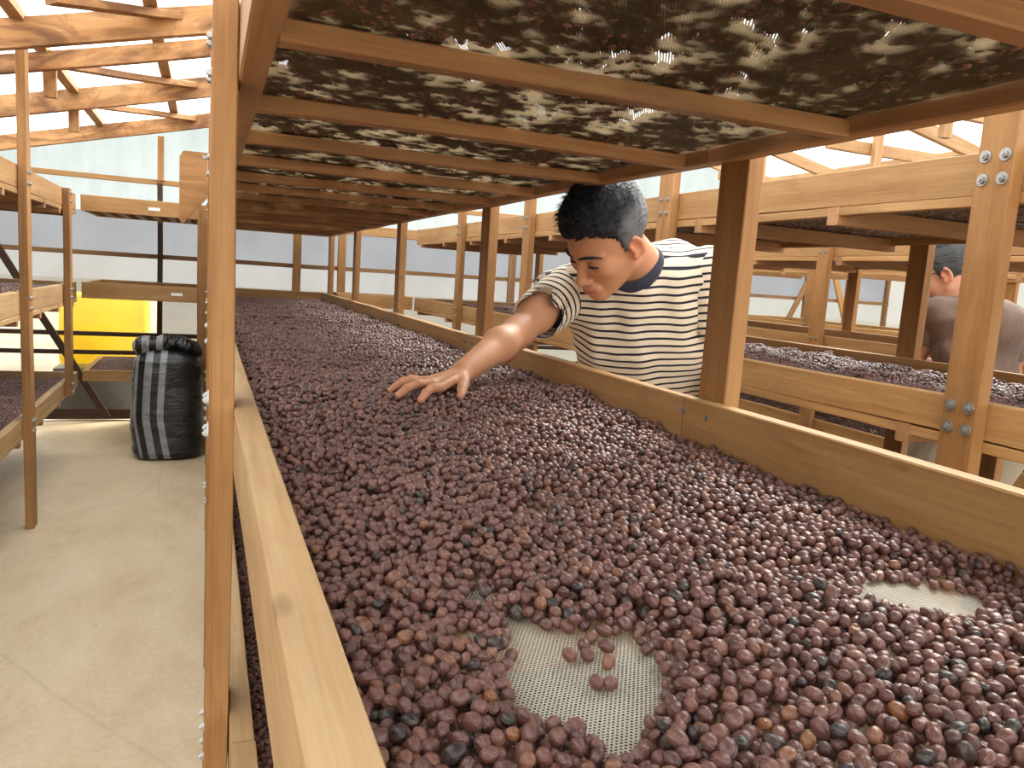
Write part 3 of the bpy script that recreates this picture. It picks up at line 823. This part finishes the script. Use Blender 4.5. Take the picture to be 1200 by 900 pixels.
def sdf_obj(name, fn, lo, hi, h, mat, parent, attrs=None, lip=1.5):
    v, f = polygonise(fn, lo, hi, h, lip)
    me = bpy.data.meshes.new(name)
    me.vertices.add(len(v)); me.vertices.foreach_set('co', v.astype(F4).ravel())
    me.loops.add(f.size); me.loops.foreach_set('vertex_index', f.astype(np.int32).ravel())
    me.polygons.add(len(f)); me.polygons.foreach_set('loop_start', (np.arange(len(f)) * 4).astype(np.int32))
    me.polygons.foreach_set('loop_total', np.full(len(f), 4, np.int32))
    me.update(); me.validate(); me.shade_smooth()
    for k, af in (attrs or {}).items():
        a = me.attributes.new(k, 'FLOAT', 'POINT'); a.data.foreach_set('value', af(v).astype(F4))
    me.materials.append(mat)
    o = bpy.data.objects.new(name, me); COL.objects.link(o)
    return put(o, parent, Matrix.Identity(4))
def n3(p, s, seed):
    """Cheap smooth 3-D wave noise, about -1..1."""
    r = np.random.default_rng(seed); o = np.zeros(len(p))
    for _ in range(6):
        d = r.normal(size=3); d /= np.linalg.norm(d)
        o += np.sin(p @ (d * s * r.uniform(.6, 1.6)) + r.uniform(0, 6.3))
    return o / 3.2

def unit(a): a = np.array(a, float); return a / np.linalg.norm(a)

def skin_mat(name, base, lip, deep):
    t = NT(name)
    oc = t.n('ShaderNodeTexCoord').outputs['Object']
    n = t.noise(oc, 28, 4, .6)
    c = t.ramp(n, [(.3, base), (.7, tuple(min(1, x * 1.12) for x in base))])
    a = t.n('ShaderNodeAttribute', attribute_name='lip').outputs['Fac']
    c = t.mix(t.math('MULTIPLY', a, .95), c, lip)
    b = t.n('ShaderNodeAttribute', attribute_name='flush').outputs['Fac']
    c = t.mix(t.math('MULTIPLY', b, .6), c, deep)
    return t.done(t.bsdf(c, .55, t.bump(t.noise(oc, 420, 2), .12, .001), Subsurface_Weight=.12, Subsurface_Radius=(.012, .005, .003), Subsurface_Scale=.6, Specular_IOR_Level=.45))
def hair_mat(name, top, side, clump=90):
    t = NT(name)
    oc = t.n('ShaderNodeTexCoord').outputs['Object']
    a = t.n('ShaderNodeAttribute', attribute_name='fade').outputs['Fac']
    n = t.noise(oc, 420, 3, .6); g = t.noise(oc, clump, 3, .6, 1.0)
    f = t.math('ADD', a, t.math('MULTIPLY', t.math('SUBTRACT', n, .5), .9))
    c = t.mix(t.ramp(f, [(.35, (0, 0, 0)), (.8, (1, 1, 1))]), top, side)
    return t.done(t.bsdf(c, .5, t.bump(t.math('ADD', n, g), .8, .004), Specular_IOR_Level=.35))
def stripe_mat(name):
    t = NT(name)
    oc = t.n('ShaderNodeTexCoord').outputs['Object']
    a = t.n('ShaderNodeAttribute', attribute_name='stripe').outputs['Fac']
    fr = t.math('FRACT', t.math('DIVIDE', a, .0188))
    s = t.math('LESS_THAN', fr, .31)
    cr = t.mix(s, (.78, .66, .50), (.022, .020, .032))
    n = t.noise(oc, 900, 2); w = t.noise(oc, 34, 3, .6)
    return t.done(t.bsdf(cr, .85, t.bump(t.math('ADD', t.math('MULTIPLY', n, .15), w), .3, .006), Sheen_Weight=.15, Specular_IOR_Level=.2))
def cloth_mat(name, col):
    t = NT(name)
    oc = t.n('ShaderNodeTexCoord').outputs['Object']
    n = t.noise(oc, 900, 2); w = t.noise(t.mapping(oc, (1, 1, .5)), 26, 3, .6, .6)
    c = t.mix(t.math('MULTIPLY', w, .3), col, tuple(v * .8 for v in col))
    return t.done(t.bsdf(c, .85, t.bump(t.math('ADD', t.math('MULTIPLY', n, .15), w), .5, .008), Sheen_Weight=.2, Specular_IOR_Level=.2))

def person(sp):
    Rm = np.array(sp['R']); hc = np.array(sp['head']); hs = sp['hs']
    NB, SR, SL, PV = (np.array(sp[k], float) for k in ('NB', 'SR', 'SL', 'P'))
    def toh(p): return (p - hc.astype(F4)) @ Rm.astype(F4) / F4(hs)     # world -> head space (x face, y left, z up)
    def hw(x): return hc + hs * (Rm @ np.array(x, float))
    up = unit(NB - PV); fwd = np.array(sp['fwd'], float); fwd = unit(fwd - up * (fwd @ up)); lat = np.cross(up, fwd)
    TL = np.linalg.norm(NB - PV)
    def tors(p, grow=0.0, wide=1.0):
        q = p - PV.astype(F4); t = (q @ up.astype(F4)) / TL; u = q @ lat.astype(F4); v = q @ fwd.astype(F4)
        tt = np.clip(t, -.3, 1.05)
        A = np.interp(tt, [-.3, 0, .25, .6, .82, 1.05], np.array([.158, .162, .160, .186, .172, .075]) * wide * sp['build']) + grow
        Bd = np.interp(tt, [-.3, 0, .25, .6, .82, 1.05], np.array([.105, .112, .108, .118, .095, .060]) * sp['build']) + grow
        r = np.sqrt((u / A) ** 2 + ((v - .01) / Bd) ** 2)
        d = (r - 1) * np.minimum(A, Bd)
        d = smin(d, ell(p, NB - fwd * .075 - up * (.028 + sp.get('nohump', 0)) + lat * .035, (.125, .115, .105)) + (.012 - grow), .05)
        return smax(d, np.maximum(-(t + .22) * TL, (t - 1.02) * TL), .04)
    def shoulders(p, g=0.0):
        a = smin(cap(p, NB + up * -.035, SR, .062 + g, .058 + g), cap(p, NB + up * -.035, SL, .062 + g, .058 + g), .03)
        return a
    arms = sp['arms']
    def head(p):
        q = toh(p)
        d = ell(q, (-.012, 0, .036), (.099, .077, .086))
        d = smin(d, ell(q, (.034, 0, -.030), (.058, .058, .082)), .03)
        for s in (1, -1):
            d = smin(d, cap(q, (.002, s * .050, -.058), (.070, s * .012, -.101), .017, .015), .028)
            d = smin(d, ell(q, (.060, s * .043, -.026), (.022, .018, .018)), .025)
            d = smin(d, cap(q, (.086, s * .014, .017), (.066, s * .048, .014), .0085, .0055), .014)
        d = smin(d, ell(q, (.078, 0, -.100), (.017, .021, .015)), .018)
        for s in (1, -1):
            d = smax(d, -ell(q, (.095, s * .030, -.003), (.015, .017, .011)), .012)
            d = smin(d, ell(q, (.072, s * .031, -.004), (.0135, .0150, .0125)), .004)
        d = smin(d, cap(q, (.086, 0, .008), (.107, 0, -.040), .0065, .0098), .012)
        d = smin(d, ell(q, (.108, 0, -.043), (.0105, .0115, .0095)), .008)
        for s in (1, -1): d = smin(d, ell(q, (.097, s * .0135, -.047), (.0105, .0070, .0075)), .006)
        d = smin(d, ell(q, (.089, 0, -.074), (.015, .026, .018)), .012)
        for s in (1, -1):
            d = smin(d, cap(q, (.101, s * .003, -.0685), (.089, s * .023, -.0745), .0052, .0030), .004)
        d = smin(d, cap(q, (.098, -.010, -.0805), (.098, .010, -.0805), .0066, .0066), .005)
        d = smax(d, -cap(q, (.1075, -.019, -.0750), (.1075, .019, -.0750), .0022, .0022), .003)
        for s in (1, -1):
            e = ell(q, (-.010, s * .079, -.012), (.0185, .0065, .031), Euler((0, .25, s * -.35)).to_matrix())
            e = smax(e, -ell(q, (-.006, s * .0865, -.008), (.0115, .0085, .020), Euler((0, .25, s * -.35)).to_matrix()), .004)
            e = smin(e, ell(q, (.0, s * .079, -.034), (.008, .005, .009)), .006)
            e = smin(e, ell(q, (.004, s * .080, -.012), (.005, .004, .007)), .004)
            d = smin(d, e, .007)
        return d * hs
    def body(p):
        d = head(p)
        d = smin(d, cap(p, hw((-.030, 0, -.055)), NB + fwd * .012, .056 * hs, .060), .03)
        t = smin(tors(p, -.012), shoulders(p, -.008), .05)
        d = smin(d, t, .03)
        for a in arms:
            S_, E_, W_ = (np.array(a[k], float) for k in ('S', 'E', 'W'))
            m = S_ * .45 + E_ * .55
            al = smin(cap(p, S_, m, .048, .043), cap(p, m, E_, .043, .037), .03)
            f1 = E_ * .65 + W_ * .35
            al = smin(al, smin(cap(p, E_, f1, .037, .039), cap(p, f1, W_, .039, .0255), .025), .02)
            d = smin(d, al, .035)
            hand = None
            for chain, rr in a['hand']:
                for i in range(len(chain) - 1):
                    c_ = cap(p, chain[i], chain[i + 1], rr[i], rr[i + 1])
                    hand = c_ if hand is None else smin(hand, c_, .0045 if i else .010)
            if hand is not None: d = smin(d, hand, .012)
        return d
    xs = np.array([hc, NB, SR, SL, PV] + [a[k] for a in arms for k in ('S', 'E', 'W')] + [c for a in arms for ch, _ in a['hand'] for c in ch])
    lo, hi = xs.min(0) - .05, xs.max(0) + .05
    for k in range(3): lo[k] = min(lo[k], hc[k] - .15, PV[k] - .17); hi[k] = max(hi[k], hc[k] + .15, PV[k] + .17)
    root = empty('person', (PV[0], PV[1], 0)); tag(root, sp['label'], 'person')
    def lipA(v):
        q = (v - hc) @ Rm / hs
        return np.clip(1.3 - np.abs(q[:, 2] + .0752) / .0085 , 0, 1) * (np.abs(q[:, 1]) < .024) * (q[:, 0] > .088)
    def flush(v):
        q = (v - hc) @ Rm / hs
        f = ((np.abs(q[:, 1]) > .074) & (np.abs(q[:, 0] + .01) < .03) & (np.abs(q[:, 2] + .012) < .04)) * 1.0
        f += .5 * np.exp(-(((q - np.array([.108, 0, -.043])) / .014) ** 2).sum(1))
        for a in arms:
            for ch, _ in a['hand']: f += .7 * np.exp(-(((v - np.array(ch[-1])) / .014) ** 2).sum(1))
        return np.clip(f, 0, 1)
    bo = sdf_obj('body', body, lo, hi, sp['vox'], sp['skin'], root, {'lip': lipA, 'flush': flush})
    # hair: a shell over the skull, cut along the hairline
    hx, hz = sp['hairline']
    def hair(p):
        q = toh(p)
        shell = ell(q, (-.013, 0, .037), (.1045, .0825, .092))
        topv = ell(q, (-.004, 0, .066), sp['hairtop'])
        d = smin(shell, topv, .02)
        zl = np.interp(q[:, 0] + .10 * np.clip(.05 - np.abs(q[:, 1]), 0, .05) * 0, hx, hz).astype(F4)
        r = n3(q, 230, 5) * .0016 + n3(q * np.array([.5, 1.6, 1.6], F4), 420, 6) * .0011
        d = d + r
        return smax(d, (zl - q[:, 2]) + n3(q, 420, 9) * .0042, .005) * hs
    def fade(v):
        q = (v - hc) @ Rm / hs
        return np.clip(1.0 - (q[:, 2] - sp['fade'][0]) / sp['fade'][1], 0, 1) * np.clip((np.abs(q[:, 1]) - .03) / .03 + np.clip(-q[:, 0] / .05, 0, 1), 0, 1) * np.clip((.045 - q[:, 0]) / .045, .12, 1)
    sdf_obj('hair', hair, hc - .16, hc + .16, .0024, sp['hair'], root, {'fade': fade})
    # locks of hair standing proud of the shell
    rg = np.random.default_rng(4); vs, fs = [], []
    for _ in range(900):
        th = rg.uniform(-2.4, 2.4); ph = rg.uniform(.25, 1.25)
        n = np.array([math.cos(ph) * math.cos(th), math.cos(ph) * math.sin(th) * 1.0, math.sin(ph)])
        r_ = np.array(sp['hairtop']); b = np.array([-.004, 0, .066]) + n * r_ * .985
        if b[2] < np.interp(b[0], hx, hz) + .012 or b[2] < .055: continue
        L = rg.uniform(.010, .022); dr = unit(np.array([.75, .15 * rg.normal(), 0]) + n * .55 + rg.normal(0, .18, 3)); sd = unit(np.cross(dr, n)) * .0011
        o = len(vs); e1 = b + dr * L * .5 + n * .002; e2 = b + dr * L
        for q in (b - sd, b + sd, e1 - sd * .7, e1 + sd * .7, e2): vs.append(hw(q))
        fs += [(o, o + 1, o + 3, o + 2), (o + 2, o + 3, o + 4)]
    lk = mesh_obj('hair_locks', vs, fs, sp['hair'], root); lk['kind'] = 'stuff'
    # brows and lash lines
    def strip(name, pts, rad, mat):
        def fn(p):
            q = toh(p); d = None
            for i in range(len(pts) - 1):
                c_ = cap(q, pts[i], pts[i + 1], rad[i], rad[i + 1]); d = c_ if d is None else np.minimum(d, c_)
            return d * hs
        w = np.array([hw(x) for x in pts]); sdf_obj(name, fn, w.min(0) - .012, w.max(0) + .012, .0012, mat, root)
    for s in (1, -1):
        strip('eyebrow', [(.0955, s * .010, .0165), (.0935, s * .024, .0215), (.0825, s * .043, .0200), (.070, s * .055, .012)], [.0026, .0036, .0034, .0018], sp['brow'])
        strip('eyelash', [(.0838, s * .0160, -.0108), (.0868, s * .0240, -.0092), (.0864, s * .0340, -.0090), (.0790, s * .0455, -.0112)], [.0014, .0024, .0030, .0018], sp['brow'])
    # shirt body
    nk = NB + up * .0
    def folds(p):
        q = p - PV.astype(F4); t = q @ up.astype(F4); u = q @ lat.astype(F4)
        f = .0045 * n3(np.stack([u * 1.6, t * .5, (q @ fwd.astype(F4)) * 1.2], 1), 34, 12) + .0024 * n3(np.stack([u * 1.4, t * .9, u * 0], 1), 80, 13)
        s_ = (SL if sp['pinch'] > 0 else SR) - up * .13
        rr = p - s_.astype(F4); dist_ = np.linalg.norm(rr, axis=1); ang_ = np.arctan2(rr @ up.astype(F4), rr @ lat.astype(F4))
        return f + .0065 * np.sin(ang_ * 9 + dist_ * 14) * np.exp(-(dist_ / .12) ** 2)
    hem = sp.get('hem', -.10)
    def shirt(p):
        d = smin(tors(p, .012, 1.06), shoulders(p, .012), .05)
        q = p - PV.astype(F4); t = (q @ up.astype(F4))
        d = d + folds(p) * np.clip(t / .1 + .8, .3, 1)
        d = smax(d, hem - t, .006)
        n_ = cap(p, NB - up * .05 + fwd * .01, hw((-.03, 0, -.02)), .066, .066)
        return smax(d, -n_, .006)
    lo2, hi2 = np.array([SR, SL, NB, PV]).min(0) - .24, np.array([SR, SL, NB, PV]).max(0) + .22
    tz = lambda v: (v - PV) @ up + np.minimum((v - PV) @ fwd - .02, 0) * -.75 + .006 * n3(v, 18, 15) + .05 * ((v - PV) @ lat) * sp.get('tilt', 0)
    so = sdf_obj('shirt', shirt, lo2, hi2, .0042, sp['shirt'], root, {'stripe': tz})
    for a in arms:
        S_, E_ = np.array(a['S'], float), np.array(a['E'], float); L = np.linalg.norm(E_ - S_); ax = (E_ - S_) / L; f_ = a.get('sleeve', .72)
        inn = S_ + (NB - S_) * .12
        def sleeve(p, S_=S_, E_=E_, ax=ax, L=L, inn=inn, f_=f_):
            e = S_ + ax * L * f_
            d = cap(p, inn, e + ax * .05, .070, .060)
            d = d + .0022 * n3(p, 46, 16) + .0010 * n3(p, 90, 17)
            i_ = cap(p, inn, e + ax * .12, .064, .0535)
            d = smax(d, -smax(i_, (L * f_ - .06) - (p - S_.astype(F4)) @ ax.astype(F4), .002), .003)
            return smax(d, (p - e.astype(F4)) @ ax.astype(F4), .004)
        w = np.array([inn, E_]); az = lambda v, S_=S_, ax=ax: (v - S_) @ ax + .003 * n3(v, 22, 18)
        sdf_obj('sleeve', sleeve, w.min(0) - .11, w.max(0) + .11, .0027, sp['shirt'], root, {'stripe': az})
    if sp.get('collar'):
        def collar(p):
            q = p - PV.astype(F4)
            d0 = smin(tors(p, .012, 1.06), shoulders(p, .012), .05)
            n_ = cap(p, NB - up * .05 + fwd * .01, hw((-.03, 0, -.02)), .066, .066)
            return smax(np.abs(d0 - .001) - .0055, np.abs(n_ - .004) - .0085, .004)
        sdf_obj('collar', collar, NB - .15, NB + .15, .003, sp['collar'], root)
    # trousers and shoes
    def trouser(p):
        d = tors(p, .016)
        q = p - PV.astype(F4); d = smax(d, (q @ up.astype(F4)) - .05, .01)
        for hip, kn, an in sp['legs']:
            l_ = smin(cap(p, hip, kn, .088, .066), cap(p, kn, an, .066, .058), .03); d = smin(d, l_, .03)
        d = d + .004 * n3(p, 30, 19)
        return smax(d, .07 - p[:, 2], .004)
    pts = np.array([q for l_ in sp['legs'] for q in l_] + [PV]); sdf_obj('trousers', trouser, pts.min(0) - .16, pts.max(0) + .2, .008, sp['pants'], root)
    for (hip, kn, an), tdir in zip(sp['legs'], sp['toes']):
        an = np.array(an, float); td = unit(tdir)
        def shoe(p, an=an, td=td):
            b = np.array([an[0], an[1], .04]); d = smin(cap(p, b - td * .05, b + td * .13, .042, .034), cap(p, b, b + np.array([0, 0, .06]), .042, .04), .03)
            return smax(d, .003 - p[:, 2], .004)
        b = np.array([an[0], an[1], .05]); sdf_obj('shoe', shoe, b - .24, b + .24, .006, sp['shoe'], root)
    return root, hw

M_SKIN = skin_mat('light brown skin', (.50, .235, .125), (.44, .125, .085), (.62, .20, .12))
M_HAIR = hair_mat('black hair', (.007, .008, .012), (.13, .13, .135))
M_BROW = plain('black brow hair', (.016, .012, .011), .7)
M_STRIPE = stripe_mat('cream jersey with navy stripes')
M_NAVY = cloth_mat('navy rib collar', (.035, .035, .055))
M_DENIM = cloth_mat('dark denim', (.045, .055, .085))
M_SHOE = plain('dark shoe leather', (.03, .027, .025), .5)
def hand_chain(base, knuckles, tips, rs, arch=.010):
    """Each finger: wrist side of the palm, knuckle, two joints, tip."""
    out = []
    for b, k, t, (r0, r1, r2) in zip(base, knuckles, tips, rs):
        b, k, t = np.array(b, float), np.array(k, float), np.array(t, float)
        j1 = k + (t - k) * .45 + np.array([0, 0, arch]); j2 = k + (t - k) * .75 + np.array([0, 0, arch * .75])
        out.append(([tuple(b), tuple(k), tuple(j1), tuple(j2), tuple(t)], [r0 * 1.25, r0, r1, r1 * .95, r2]))
    return out
FR = [(.0098, .0082, .0068), (.0102, .0086, .0072), (.0104, .0089, .0074), (.0102, .0088, .0072)]
HAND_R = hand_chain([(.515, 1.612, .966), (.516, 1.600, .968), (.517, 1.588, .968), (.519, 1.576, .966)],
    [(.438, 1.572, .953), (.431, 1.541, .957), (.431, 1.510, .957), (.441, 1.481, .953)],
    [(.374, 1.585, .941), (.352, 1.525, .941), (.353, 1.462, .941), (.383, 1.405, .941)], FR)
HAND_R += [([(.522, 1.580, .964), (.508, 1.530, .956), (.490, 1.483, .950), (.476, 1.447, .942)], [.0150, .0125, .0100, .0080])]
HAND_L = hand_chain([(1.125, 1.51, .79), (1.12, 1.50, .79), (1.115, 1.49, .79), (1.11, 1.48, .79)],
    [(1.12, 1.53, .71), (1.11, 1.51, .705), (1.10, 1.49, .705), (1.09, 1.47, .71)],
    [(1.11, 1.53, .635), (1.10, 1.50, .625), (1.09, 1.48, .625), (1.08, 1.46, .64)], FR)
HAND_L += [([(1.11, 1.48, .78), (1.08, 1.47, .74), (1.07, 1.46, .69)], [.014, .011, .008])]

P1 = dict(label='man in a cream and navy striped t-shirt leaning over the bed, stroking the cherries', R=[[-0.734, 0.306, -0.607], [-0.099, -0.932, -0.349], [-0.672, -0.196, 0.714]],
    head=(.896, 1.671, 1.294), hs=1.07, NB=(1.040, 1.728, 1.228), SR=(.870, 1.865, 1.150), SL=(1.200, 1.625, 1.228), P=(1.215, 1.865, .80), fwd=(-.61, -.80, 0), build=1.0, vox=.0026,
    arms=[dict(S=(.870, 1.865, 1.150), E=(.716, 1.756, 1.050), W=(.529, 1.597, .972), hand=HAND_R, sleeve=.66),
          dict(S=(1.200, 1.625, 1.228), E=(1.225, 1.60, .97), W=(1.12, 1.50, .80), hand=HAND_L, sleeve=.62)],
    skin=M_SKIN, hair=M_HAIR, brow=M_BROW, shirt=M_STRIPE, collar=M_NAVY, pants=M_DENIM, shoe=M_SHOE, pinch=1, tilt=0.6,
    hairline=([-.12, -.035, -.020, .002, .018, .022, .034, .055, .075, .11], [-.075, -.070, -.020, -.035, -.030, .024, .044, .058, .071, .074]), hairtop=(.102, .076, .077), fade=(.05, .045),
    legs=[((1.19, 1.93, .76), (1.10, 1.86, .44), (1.16, 2.0, .08)), ((1.25, 1.78, .76), (1.16, 1.64, .44), (1.20, 1.74, .08))], toes=[(-.9, -.3, 0), (-.9, -.45, 0)])
person(P1)
M_PEACH = skin_mat('tan skin', (.56, .28, .17), (.5, .17, .12), (.66, .24, .15))
M_GREYHAIR = hair_mat('greying dark hair', (.010, .011, .013), (.055, .057, .06), 140)
M_BROWNTEE = cloth_mat('dusty brown jersey', (.17, .108, .082))
M_KHAKI = cloth_mat('pale khaki trousers', (.42, .37, .28))
M_BLACKPL = plain('black spectacle frame', (.012, .012, .013), .3)
def simple_hand(W, d, s, k=1.0):
    W, d, s = np.array(W), unit(d), unit(s)
    b = [W + s * o for o in (-.018, -.006, .006, .018)]; kn = [W + d * .08 + s * o for o in (-.034, -.011, .011, .034)]
    tp = [q + d * L + np.array([0, 0, -.03]) for q, L in zip(kn, (.06, .075, .078, .07))]
    h = hand_chain(b, kn, tp, FR); h.append(([tuple(W + s * .02), tuple(W + s * .05 + d * .04), tuple(W + s * .058 + d * .08)], [.014, .011, .008]))
    return h
H2R = simple_hand((2.70, 2.17, .965), (-.3, 1, 0), (-1, -.3, 0))
H2L = simple_hand((2.50, 2.22, .94), (-.2, 1, -.1), (1, .2, 0))

def rotm(yaw, pitch, roll):
    m = Matrix.Rotation(math.radians(yaw), 3, 'Z') @ Matrix.Rotation(math.radians(pitch), 3, 'Y') @ Matrix.Rotation(math.radians(roll), 3, 'X')
    return [list(r) for r in m]
P2 = dict(label='man in a brown t-shirt and glasses seen from behind past the four bolt post', R=rotm(122, 24, 4),
    head=(2.545, 2.085, 1.300), hs=1.03, NB=(2.595, 2.005, 1.192), SR=(2.745, 1.945, 1.118), SL=(2.455, 2.03, 1.145), nohump=.07, P=(2.58, 1.88, .80), fwd=(-.12, 1, 0), build=.88, vox=.0034,
    arms=[dict(S=(2.745, 1.945, 1.118), E=(2.80, 1.97, .95), W=(2.70, 2.17, .965), hand=H2R, sleeve=.62),
          dict(S=(2.455, 2.03, 1.145), E=(2.43, 2.08, .985), W=(2.50, 2.22, .94), hand=H2L, sleeve=.62)],
    skin=M_PEACH, hair=M_GREYHAIR, brow=M_BROW, shirt=M_BROWNTEE, collar=None, pants=M_KHAKI, shoe=M_SHOE, pinch=-1,
    hairline=([-.12, -.035, -.020, .002, .018, .022, .034, .055, .075, .11], [-.085, -.080, -.020, -.030, -.025, .020, .036, .048, .056, .058]), hairtop=(.096, .076, .070), fade=(.06, .12),
    legs=[((2.50, 1.95, .76), (2.45, 2.08, .43), (2.47, 1.96, .08)), ((2.68, 1.83, .76), (2.66, 1.95, .43), (2.66, 1.80, .08))], toes=[(-.1, 1, 0), (.1, 1, 0)])
r2_, h2 = person(P2)
# his glasses: two rims, bridge and temple arms
gl = empty('glasses', h2((.085, 0, 0))); tag(gl, 'black framed glasses worn by the man in brown', 'glasses')
def wire(name, pts, r, parent, closed=False):
    cu = bpy.data.curves.new(name, 'CURVE'); cu.dimensions = '3D'; cu.bevel_depth = r; cu.bevel_resolution = 2
    s_ = cu.splines.new('POLY'); s_.points.add(len(pts) - 1); s_.use_cyclic_u = closed
    for q, p in zip(s_.points, pts): q.co = (*p, 1)
    cu.materials.append(M_BLACKPL)
    o = bpy.data.objects.new(name, cu); COL.objects.link(o); return put(o, parent, Matrix.Identity(4))
for s in (1, -1):
    wire('rim', [h2((.098 - .006 * abs(math.cos(a)) , s * (.033 + .0235 * math.cos(a)), -.006 + .0175 * math.sin(a))) for a in np.linspace(0, 6.283, 20)[:-1]], .0017, gl, True)
    wire('temple_arm', [h2(q) for q in ((.092, s * .057, .004), (.06, s * .078, .004), (.0, s * .0865, .006), (-.018, s * .086, -.004), (-.026, s * .084, -.02))], .0017, gl)
wire('bridge', [h2(q) for q in ((.0985, -.010, .0), (.102, 0, .003), (.0985, .010, .0))], .0017, gl)

# ------------------------------------------------------------------ sack
def m_sack():
    t = NT('woven black plastic')
    a = t.n('ShaderNodeAttribute', attribute_name='u').outputs['Fac']
    oc = t.n('ShaderNodeTexCoord').outputs['Object']
    def band(lo, hi): return t.math('MULTIPLY', t.math('GREATER_THAN', a, lo), t.math('LESS_THAN', a, hi))
    m = t.math('ADD', t.math('ADD', band(-.166, -.149), band(-.116, -.076)), band(-.038, -.003))
    wv = t.n('ShaderNodeTexChecker', i_Scale=420.0); t.t.links.new(oc, wv.inputs['Vector'])
    n = t.noise(oc, 60, 3)
    c = t.mix(m, (.010, .010, .011), t.mix(n, (.20, .205, .21), (.34, .345, .35)))
    c = t.mix(t.math('MULTIPLY', wv.outputs[1], .2), c, (.0, .0, .0))
    w = t.noise(t.mapping(oc, (9, 9, 26)), 1.0, 4, .6, 1.2)
    return t.done(t.bsdf(c, .33, t.bump(w, .6, .02), Specular_IOR_Level=.5))
M_SACK = m_sack()
SX, SY = -.205, 4.93
def sack_body(p):
    x, y, z = p[:, 0] - SX, p[:, 1] - SY, p[:, 2]
    a = np.interp(z, [0, .04, .2, .45, .58, .66], [.165, .192, .200, .192, .180, .120]); b = np.interp(z, [0, .04, .2, .45, .58, .66], [.13, .155, .165, .155, .14, .06])
    r = (np.abs(x / a) ** 2.6 + np.abs(y / b) ** 2.6) ** (1 / 2.6)
    d = (r - 1) * np.minimum(a, b) * .9
    d = d + .005 * n3(p * np.array([1, 1, 2.2], F4), 16, 41) + .0025 * n3(p * np.array([.7, .7, 2.0], F4), 42, 42)
    return smax(smax(d, z - .65, .05), .004 - z, .015)
def sack_roll(p):
    x, y, z = p[:, 0] - SX, p[:, 1] - SY, p[:, 2]
    zc = .665 + .016 * np.sin(x * 17 + 1) - .035 * np.clip(x / .19, -1, 1) * .5
    e = np.maximum(np.abs(x) - .135, 0)
    d = np.sqrt((y / 1.55) ** 2 + (z - zc) ** 2 + e * e) - .052
    d = d + .006 * n3(p * np.array([1.6, 1, 1], F4), 40, 43) + .003 * n3(p * np.array([2.5, 1, 1], F4), 80, 44)
    c = np.sqrt((y / 1.2) ** 2 + (z - zc + .055) ** 2 * 1.6 + np.maximum(np.abs(x) - .125, 0) ** 2) - .045
    return smin(d, c + .004 * n3(p, 50, 45), .012)
sk = empty('grain_sack', (SX, SY, 0)); tag(sk, 'black woven sack with three grey stripes and a rolled top on the floor', 'sack')
sdf_obj('sack_body', sack_body, (SX - .24, SY - .2, -.02), (SX + .24, SY + .2, .72), .007, M_SACK, sk, {'u': lambda v: v[:, 0] - SX + .012 * np.sin(v[:, 2] * 6) - .03 * np.clip((.25 - v[:, 2]) / .25, 0, 1)}, 2.2)
sdf_obj('rolled_top', sack_roll, (SX - .24, SY - .16, .54), (SX + .24, SY + .16, .78), .0055, M_SACK, sk, {'u': lambda v: v[:, 0] - SX + .02}, 2.2)

# ------------------------------------------------------------------ seen through the end wall
def m_yel():
    t = NT('yellow tarpaulin')
    oc = t.n('ShaderNodeTexCoord').outputs['Object']
    c = t.ramp(t.noise(oc, 3.5, 3), [(.3, (.93, .70, .03)), (.7, (.97, .86, .04))])
    tl = t.n('ShaderNodeBsdfTranslucent', i_Color=c).outputs[0]
    return t.done(t.n('ShaderNodeMixShader', i_0=.65, i_1=t.bsdf(c, .5), i_2=tl).outputs[0])
M_YEL = m_yel()
def tarp(p):
    q = np.abs(p - np.array([-.69, 6.42, .62], F4)) - np.array([.25, .16, .22], F4)
    d = np.linalg.norm(np.maximum(q, 0), axis=1) + np.minimum(q.max(1), 0) - .03
    return smax(d + .012 * n3(p, 14, 51), -p[:, 2] + .30, .01)
yt = sdf_obj('tarpaulin_bundle', tarp, (-1.02, 6.19, .2), (-.36, 6.68, .95), .02, M_YEL, None)
tag(yt, 'yellow tarpaulin bundle showing through the end wall behind the sack', 'tarpaulin')
M_CRATE = plain('grey concrete block', (.35, .33, .30), .9)
mesh_obj('block_stack', [(x, y, z) for z in (-.05, .345) for x, y in ((-1.0, 6.2), (-.38, 6.2), (-.38, 6.66), (-1.0, 6.66))], [(3, 2, 1, 0), (4, 5, 6, 7), (0, 1, 5, 4), (1, 2, 6, 5), (2, 3, 7, 6), (3, 0, 4, 7)], M_CRATE)
tag(bpy.data.objects['block_stack'], 'low grey plinth under the yellow bundle outside the end wall', 'plinth')

# small white paper slips stapled to the cross rack
_cr = [o for o in bpy.data.objects if o.name.startswith('drying_rack') and 'joining the left rack' in o.get('label', '')][0]
M_PAPER = plain('white paper', (.8, .8, .78), .8)
for x, z in ((-.292, 1.455), (-.165, .954)):
    mesh_obj('paper_label', [(x + dx * .032, 5.1585 + dy, z + dz * .009) for dy in (-.0012, 0) for dx, dz in ((-1, -1), (1, -1), (1, 1), (-1, 1))],
             [(0, 1, 2, 3), (7, 6, 5, 4), (0, 4, 5, 1), (1, 5, 6, 2), (2, 6, 7, 3), (3, 7, 4, 0)], M_PAPER, _cr)
